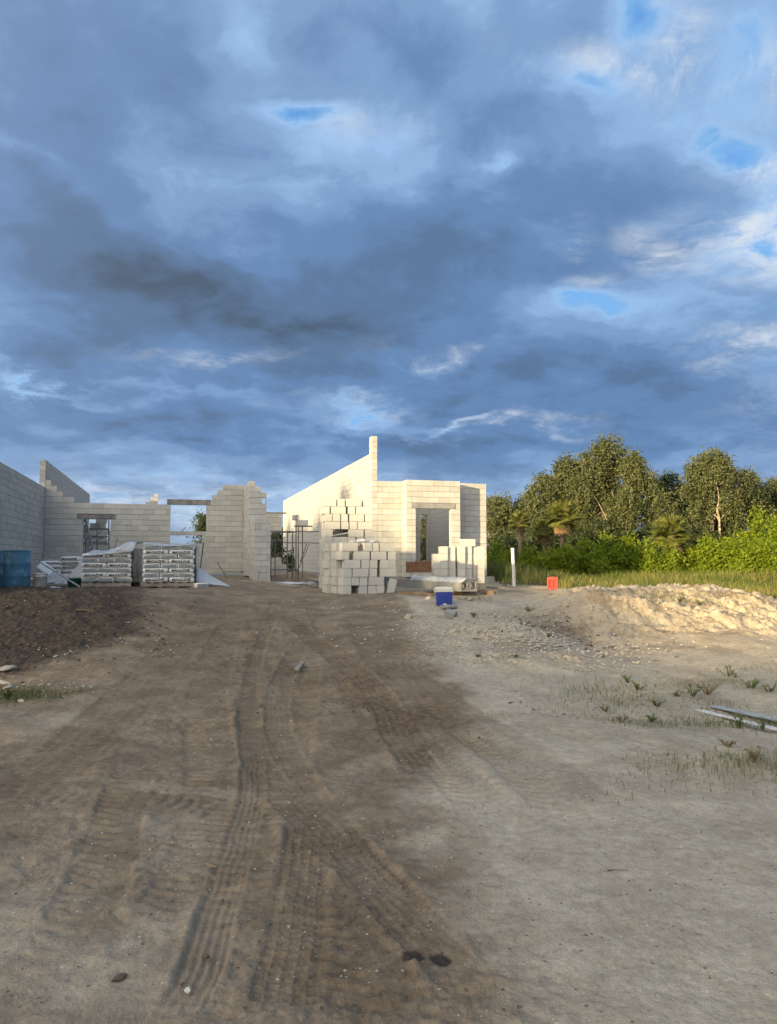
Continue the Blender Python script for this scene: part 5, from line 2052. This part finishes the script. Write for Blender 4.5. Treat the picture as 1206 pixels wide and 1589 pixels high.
bush('dark bush seen low through the hole by the scaffold', 430, 46, 838, 70, 350, 'leaf_dark', 2600, group='bushes behind the houses')


# ---- grasses
def blades(pts, h, w, tone, lean, rng):
    """one bent blade per point: two stacked faces"""
    m = len(pts)
    a = rng.random(m) * 2 * np.pi
    dx_ = np.stack([np.cos(a), np.sin(a), np.zeros(m)], 1)
    sd = np.stack([-np.sin(a), np.cos(a), np.zeros(m)], 1)
    ln = (lean * (0.3 + rng.random(m)))[:, None]
    hh = h[:, None]
    p0 = pts - sd * w[:, None] / 2
    p1 = pts + sd * w[:, None] / 2
    md = pts + np.array([0, 0, 1]) * hh * 0.6 + dx_ * ln * hh * 0.25
    p2 = md + sd * w[:, None] * 0.35
    p3 = md - sd * w[:, None] * 0.35
    tp = pts + np.array([0, 0, 1]) * hh * (1 - 0.25 * ln) + dx_ * ln * hh * 0.8
    p4 = tp + sd * w[:, None] * 0.06
    p5 = tp - sd * w[:, None] * 0.06
    verts = np.stack([p0, p1, p2, p3, p4, p5], 1).reshape(-1, 3)
    b = np.arange(m)[:, None] * 6
    q = np.concatenate([b + np.array([[0, 1, 2, 3]]), b + np.array([[3, 2, 4, 5]])], 0)
    return verts, q, np.repeat(tone, 6)


g2 = np.random.default_rng(5)
N = 46000
vv3 = 19.5 + (41 - 19.5) * g2.random(N) ** 0.85
pxs = 752 + (1300 - 752) * g2.random(N)
uu3 = (pxs - 603) / 1200 * vv3
keep = (vv3 > 24) | (uu3 > 5.2)
keep &= ~((uu3 < 4.6) & (vv3 < 30) & (pxs < 780))
keep &= ~((vv3 < 31) & (pxs < 850) & (g2.random(N) < 0.75))
uu3, vv3 = uu3[keep], vv3[keep]
zz3 = base_height(uu3, vv3)
xx3, yy3 = uv_world(uu3, vv3)
pat = fbm(xx3 * 0.35, yy3 * 0.35, 3, 7)
hh3 = (0.30 + 0.40 * sstep(22, 33, vv3)) * (0.55 + 0.75 * g2.random(len(uu3))) * (1 + 0.35 * pat)
tn3 = np.clip(0.38 + 0.55 * fbm(xx3 * 0.5 + 9, yy3 * 0.5, 3, 17) + 0.22 * g2.normal(size=len(uu3)), 0, 1)
v_, q_, t_ = blades(np.stack([xx3, yy3, zz3 - 0.02], 1), hh3, 0.022 + 0.022 * g2.random(len(uu3)), tn3, np.full(len(uu3), 0.5), g2)
o = put_cloud('tall_grass', (v_, q_, t_), 'grass')
tag(o, 'tall rank grass between the plot and the bushes', 'grass', kind='stuff')

# short green and straw grass on the plot itself
N = 5200
pts, hs, ts = [], [], []
for (px, py, su, sv, n, h, tone) in [(18, 1080, 0.30, 0.16, 420, 0.09, 0.15), (1015, 1088, 0.5, 0.22, 260, 0.07, 0.45), (960, 1072, 0.4, 0.2, 200, 0.07, 0.35), (1130, 1066, 0.7, 0.22, 420, 0.08, 0.3),
                                     (1040, 1100, 0.5, 0.25, 260, 0.06, 0.55), (930, 1112, 0.5, 0.25, 240, 0.05, 0.8), (1130, 1125, 0.4, 0.12, 260, 0.07, 0.3), (1165, 1185, 0.5, 0.22, 420, 0.07, 0.85),
                                     (1010, 1125, 0.3, 0.1, 160, 0.07, 0.3), (1050, 925, 0.7, 0.35, 520, 0.08, 0.3), (1010, 940, 0.4, 0.3, 160, 0.08, 0.5), (1110, 940, 0.6, 0.4, 260, 0.08, 0.4), (690, 960, 0.2, 0.15, 60, 0.05, 0.5),
                                     (730, 930, 0.25, 0.3, 160, 0.06, 0.4), (770, 955, 0.3, 0.3, 120, 0.06, 0.5), (820, 948, 0.25, 0.4, 160, 0.07, 0.4), (835, 975, 0.15, 0.3, 100, 0.06, 0.3), (850, 1020, 0.3, 0.2, 90, 0.05, 0.5), (940, 1150, 0.9, 0.25, 260, 0.04, 0.9),
                                     (1100, 1215, 0.8, 0.2, 200, 0.04, 0.9), (1180, 1040, 0.5, 0.3, 200, 0.07, 0.4), (120, 1075, 0.25, 0.1, 70, 0.04, 0.4), (150, 1000, 0.5, 0.5, 60, 0.04, 0.6)]:
    n = int(n * 1.5)
    h = h * 0.9
    tone = tone + 0.15
    lu, lv = unproject(px, py)
    k = np.stack([lu + su * g2.normal(size=n), lv + sv * g2.normal(size=n)], 1)
    pts.append(k)
    hs.append(h * (0.5 + 0.9 * g2.random(n)))
    ts.append(np.clip(tone + 0.2 * g2.normal(size=n), 0, 1))
P2 = np.vstack(pts)
hs, ts = np.concatenate(hs), np.concatenate(ts)
zz = base_height(P2[:, 0], P2[:, 1])
xx, yy = uv_world(P2[:, 0], P2[:, 1])
o = put_cloud('sparse_grass', blades(np.stack([xx, yy, zz - 0.01], 1), hs, 0.004 + 0.004 * g2.random(len(hs)), ts, np.full(len(hs), 0.9), g2), 'weed')
tag(o, 'sparse short grass growing through the sand', 'grass', kind='stuff')


# ---- single weeds
def weed(label, px, py, h, n, leafy, mat, seed):
    rr = random.Random(seed)
    uu, vq = unproject(px, py)
    x, y = uv_world(uu, vq)
    root = empty('weed_plant', (x, y, gz(x, y) - 0.01))
    tag(root, label, 'weed', 'weeds on the sand')
    st = MB()
    lc = []
    for k in range(n):
        a = rr.uniform(0, 6.28)
        sp = rr.uniform(0.25, 0.9)
        tip = Vector((math.cos(a) * h * sp, math.sin(a) * h * sp, h * rr.uniform(0.6, 1.05)))
        mid = tip * 0.5 + Vector((0, 0, h * 0.12))
        st.tube([(0, 0, 0), mid, tip], [0.006, 0.004, 0.002], 5)
        for q_ in range(leafy):
            t = rr.uniform(0.3, 1.0)
            p = mid.lerp(tip, (t - 0.5) * 2) if t > 0.5 else Vector((0, 0, 0)).lerp(mid, t * 2)
            lc.append((p.x, p.y, p.z))
    st.build('stems', M['straw'] if mat == 'straw' else M['weed'], root)
    if lc:
        c = np.array(lc)
        r2 = np.random.default_rng(seed)
        m = len(c)
        ax = r2.normal(size=(m, 3))
        ax[:, 2] = np.abs(ax[:, 2]) * 0.6
        ax /= np.linalg.norm(ax, axis=1)[:, None]
        sd = np.cross(ax, r2.normal(size=(m, 3)))
        sd /= np.linalg.norm(sd, axis=1)[:, None]
        s = (0.022 + 0.025 * r2.random(m))[:, None]
        vs = np.stack([c, c + ax * s * 0.5 + sd * s * 0.22, c + ax * s, c + ax * s * 0.5 - sd * s * 0.22], 1).reshape(-1, 3)
        put_cloud('leaves', (vs, np.arange(m * 4).reshape(-1, 4), np.repeat(np.clip(0.4 + 0.3 * r2.normal(size=m), 0, 1), 4)), 'weed' if mat != 'straw' else 'straw', root)
    return root


for i, (px, py, h, n, lf, mt, lab) in enumerate([
        (1075, 1082, 0.22, 5, 16, 'weed', 'upright bright green weed on the sand above the white strip'),
        (1098, 1080, 0.24, 11, 3, 'straw', 'bare twiggy weed beside the upright green weed'),
        (1052, 1084, 0.12, 9, 4, 'weed', 'low dark weed left of the upright green weed'),
        (1130, 1052, 0.24, 5, 10, 'weed', 'dark leafy weed highest on the pale sand'),
        (1142, 1054, 0.16, 4, 10, 'weed', 'small leafy weed beside the dark leafy one'),
        (1165, 1072, 0.20, 9, 8, 'weed', 'spreading weed near the right picture edge'),
        (1195, 1078, 0.18, 8, 10, 'weed', 'weed cut by the right picture edge'),
        (990, 1072, 0.16, 9, 9, 'weed', 'bushy weed at the foot of the sand heap'),
        (975, 1060, 0.14, 8, 8, 'weed', 'small dark weed above the bushy one'),
        (1020, 1098, 0.14, 8, 9, 'weed', 'green weed in the middle of the sparse grass'),
        (1148, 1128, 0.17, 7, 4, 'weed', 'thin weed standing before the white strip'),
        (1185, 1132, 0.16, 6, 4, 'weed', 'thin weed before the right end of the white strip'),
        (1010, 1122, 0.11, 8, 9, 'weed', 'low weed tuft left of the white strip end'),
        (940, 1105, 0.12, 9, 4, 'straw', 'dry straw-coloured weed on the sand'),
        (965, 1122, 0.12, 9, 4, 'straw', 'dry weed tuft nearest the drive'),
        (1170, 1180, 0.14, 12, 4, 'straw', 'large dry tuft at the lower right of the weeds'),
        (1130, 1160, 0.12, 9, 3, 'straw', 'dry tuft below the white strip'),
        (735, 958, 0.13, 9, 10, 'weed', 'weed on the gravel right of the cooler'),
        (820, 950, 0.13, 8, 10, 'weed', 'green weed on the shoulder of the gravel pad'),
        (743, 1022, 0.09, 8, 9, 'weed', 'dark weed at the edge of the drive'),
        (800, 1022, 0.08, 8, 8, 'weed', 'small dark weed on the gravel right of the drive'),
        (850, 990, 0.10, 8, 8, 'weed', 'weed in the dark hollow beside the gravel'),
        (1055, 935, 0.16, 9, 12, 'weed', 'green weed on the sunlit back of the sand heap'),
        (1085, 940, 0.16, 8, 10, 'weed', 'second green weed on the sand heap'),
        (12, 1084, 0.16, 12, 10, 'weed', 'green tuft at the left picture edge')]):
    weed(lab, px, py, h * 0.75, n, max(lf // 2, 2), mt, 500 + i)


# ---- grit, gravel and clods lying on the ground
def grit(name, label, spots, mat, seed, stretch=(1, 0.8, 0.6)):
    r2 = np.random.default_rng(seed)
    base = np.array([[1, 0, 0], [-1, 0, 0], [0, 1, 0], [0, -1, 0], [0, 0, .7], [0, 0, -.7]], float)
    tri = np.array([[0, 2, 4], [2, 1, 4], [1, 3, 4], [3, 0, 4], [2, 0, 5], [1, 2, 5], [3, 1, 5], [0, 3, 5]])
    V, F, nb_ = [], [], 0
    for (px, py, su, sv, n, s0, s1) in spots:
        lu, lv = unproject(px, py)
        uu = lu + su * r2.normal(size=n)
        vq = lv + sv * r2.normal(size=n)
        ok = vq > 2.4
        uu, vq = uu[ok], vq[ok]
        n = len(uu)
        zz = base_height(uu, vq)
        xx, yy = uv_world(uu, vq)
        s = s0 + (s1 - s0) * r2.random(n) ** 2.5
        sc = s[:, None, None] * (0.5 + 0.7 * r2.random((n, 6, 1))) * base[None] * np.array(stretch)[None, None]
        a = r2.random(n) * 6.28
        c, s_ = np.cos(a)[:, None], np.sin(a)[:, None]
        rot = np.stack([sc[:, :, 0] * c - sc[:, :, 1] * s_, sc[:, :, 0] * s_ + sc[:, :, 1] * c, sc[:, :, 2]], 2)
        P = rot + np.stack([xx, yy, zz + s * 0.2], 1)[:, None, :]
        V.append(P.reshape(-1, 3))
        F.append((tri[None] + (np.arange(n) * 6)[:, None, None] + nb_).reshape(-1, 3))
        nb_ += n * 6
    me = np_mesh(name, np.vstack(V), np.vstack(F), 3)
    tag(link(name, me, M[mat]), label, 'gravel', kind='stuff')


grit('shell_gravel', 'pale shell grit and lime rock scattered over the plot', [
    (740, 975, 0.8, 1.0, 700, 0.010, 0.05), (835, 985, 0.35, 0.6, 420, 0.012, 0.06), (880, 1022, 0.5, 0.4, 260, 0.010, 0.04), (960, 1005, 0.7, 0.6, 260, 0.010, 0.05),
    (860, 1450, 1.2, 0.9, 260, 0.003, 0.009), (900, 1250, 1.5, 1.2, 300, 0.004, 0.012), (300, 1400, 1.5, 1.0, 200, 0.003, 0.010), (400, 1150, 2.0, 2.0, 200, 0.004, 0.013),
    (185, 1000, 0.40, 0.25, 140, 0.010, 0.035), (140, 1012, 0.5, 0.25, 140, 0.010, 0.04), (75, 1065, 0.4, 0.25, 110, 0.008, 0.03), (90, 960, 1.2, 1.0, 50, 0.010, 0.04),
    (1000, 950, 1.2, 1.0, 300, 0.012, 0.06), (640, 960, 0.7, 1.0, 160, 0.008, 0.04), (500, 1350, 1.2, 0.8, 120, 0.003, 0.010), (450, 950, 2.0, 1.5, 120, 0.008, 0.03)], 'shell', 71)
grit('dark_clods', 'dark crumbs of soil lying over the bank and the drive', [
    (90, 960, 1.1, 1.0, 900, 0.008, 0.05), (60, 1010, 0.8, 0.5, 400, 0.008, 0.04), (330, 1040, 1.2, 1.2, 260, 0.008, 0.03), (620, 1110, 0.8, 0.7, 200, 0.008, 0.03), (880, 985, 0.6, 0.7, 260, 0.010, 0.05),
    (860, 1380, 1.4, 1.0, 160, 0.003, 0.012), (250, 1300, 1.6, 1.0, 200, 0.004, 0.014), (560, 1450, 0.5, 0.4, 90, 0.003, 0.012)], 'clod', 72)

grit('twig_litter', 'dark twigs and root scraps littering the sand', [
    (860, 1400, 1.3, 0.9, 40, 0.005, 0.015), (950, 1220, 1.4, 1.0, 60, 0.006, 0.020), (1080, 1150, 0.9, 0.8, 80, 0.006, 0.025), (250, 1380, 1.3, 0.9, 40, 0.005, 0.015),
    (800, 1090, 1.0, 1.0, 60, 0.008, 0.025), (560, 1230, 1.0, 0.8, 30, 0.005, 0.02), (150, 1180, 1.2, 0.8, 40, 0.006, 0.02), (950, 1000, 1.0, 1.0, 100, 0.010, 0.04)], 'twig', 73, (2.0, 0.2, 0.22))

# ---- far woods along the horizon, and the tall wood behind the viewer that shades the plot
r5 = np.random.default_rng(9)
lobes = []
for px in range(-700, 2000, 14):
    v0 = 125 + 25 * r5.random()
    uu = (px - 603) / 1200 * v0
    x, y = uv_world(uu, v0)
    h = 3.4 + 2.6 * r5.random() + (1.5 if px > 700 else 0)
    lobes.append((x, y, h * 0.5, 2.2, 2.2, h * 0.5))
o = put_cloud('far_woods', leaf_cloud(lobes, 15000, 0.75, 0.6, 20, rng=r5, shell=0.5), 'leaf_dark')
tag(o, 'low dark wood along the horizon behind the houses', 'wood', kind='stuff')

sx_, sy2 = math.sin(SUN_AZ), math.cos(SUN_AZ)
lobes = []
TR = 66.0
tb = MB()
rr = random.Random(4)


def shade_top(w):
    """height of the wood that stands between the low sun and the plot, along the line across the light"""
    ks = [(-60, 18.6), (-34, 18.1), (-28.5, 17.4), (-24, 17.8), (-22, 15.9), (-17, 14.9), (-14, 13.9), (-12, 13.5), (-8, 13.1), (-5, 12.5), (-2, 12.4), (2, 12.6), (40, 12.8)]
    for (a, ha), (b, hb) in zip(ks[:-1], ks[1:]):
        if a <= w <= b:
            return ha + (hb - ha) * (w - a) / (b - a)
    return 12.5


w = -58.0
while w < 34:
    t = -TR + rr.uniform(-3.0, 1.5)
    x, y = sx_ * t + sy2 * w, sy2 * t - sx_ * w
    h = shade_top(w) + rr.uniform(-0.35, 0.25)
    for k in range(7):
        f = (k + 0.6) / 7
        lobes.append((x + rr.uniform(-1.0, 1.0), y + rr.uniform(-1.0, 1.0), h * f - 0.3, 1.5, 1.5, h * 0.10))
    lobes.append((x, y, h - 0.9, 1.4, 1.4, 0.9))
    tb.tube([(x, y, -0.5), (x + 0.2, y, h * 0.5), (x, y + 0.2, h * 0.9)], [0.22, 0.16, 0.05], 7)
    w += rr.uniform(1.1, 1.6)
r6 = np.random.default_rng(10)
o = put_cloud('rear_woods', leaf_cloud(lobes, 90000, 0.85, 0.5, 22, rng=r6, shell=0.2), 'leaf_dark')
tag(o, 'tall dense wood behind the viewer that shades the plot', 'wood', kind='stuff')
tb.build('trunks', M['bark_dark'], o)
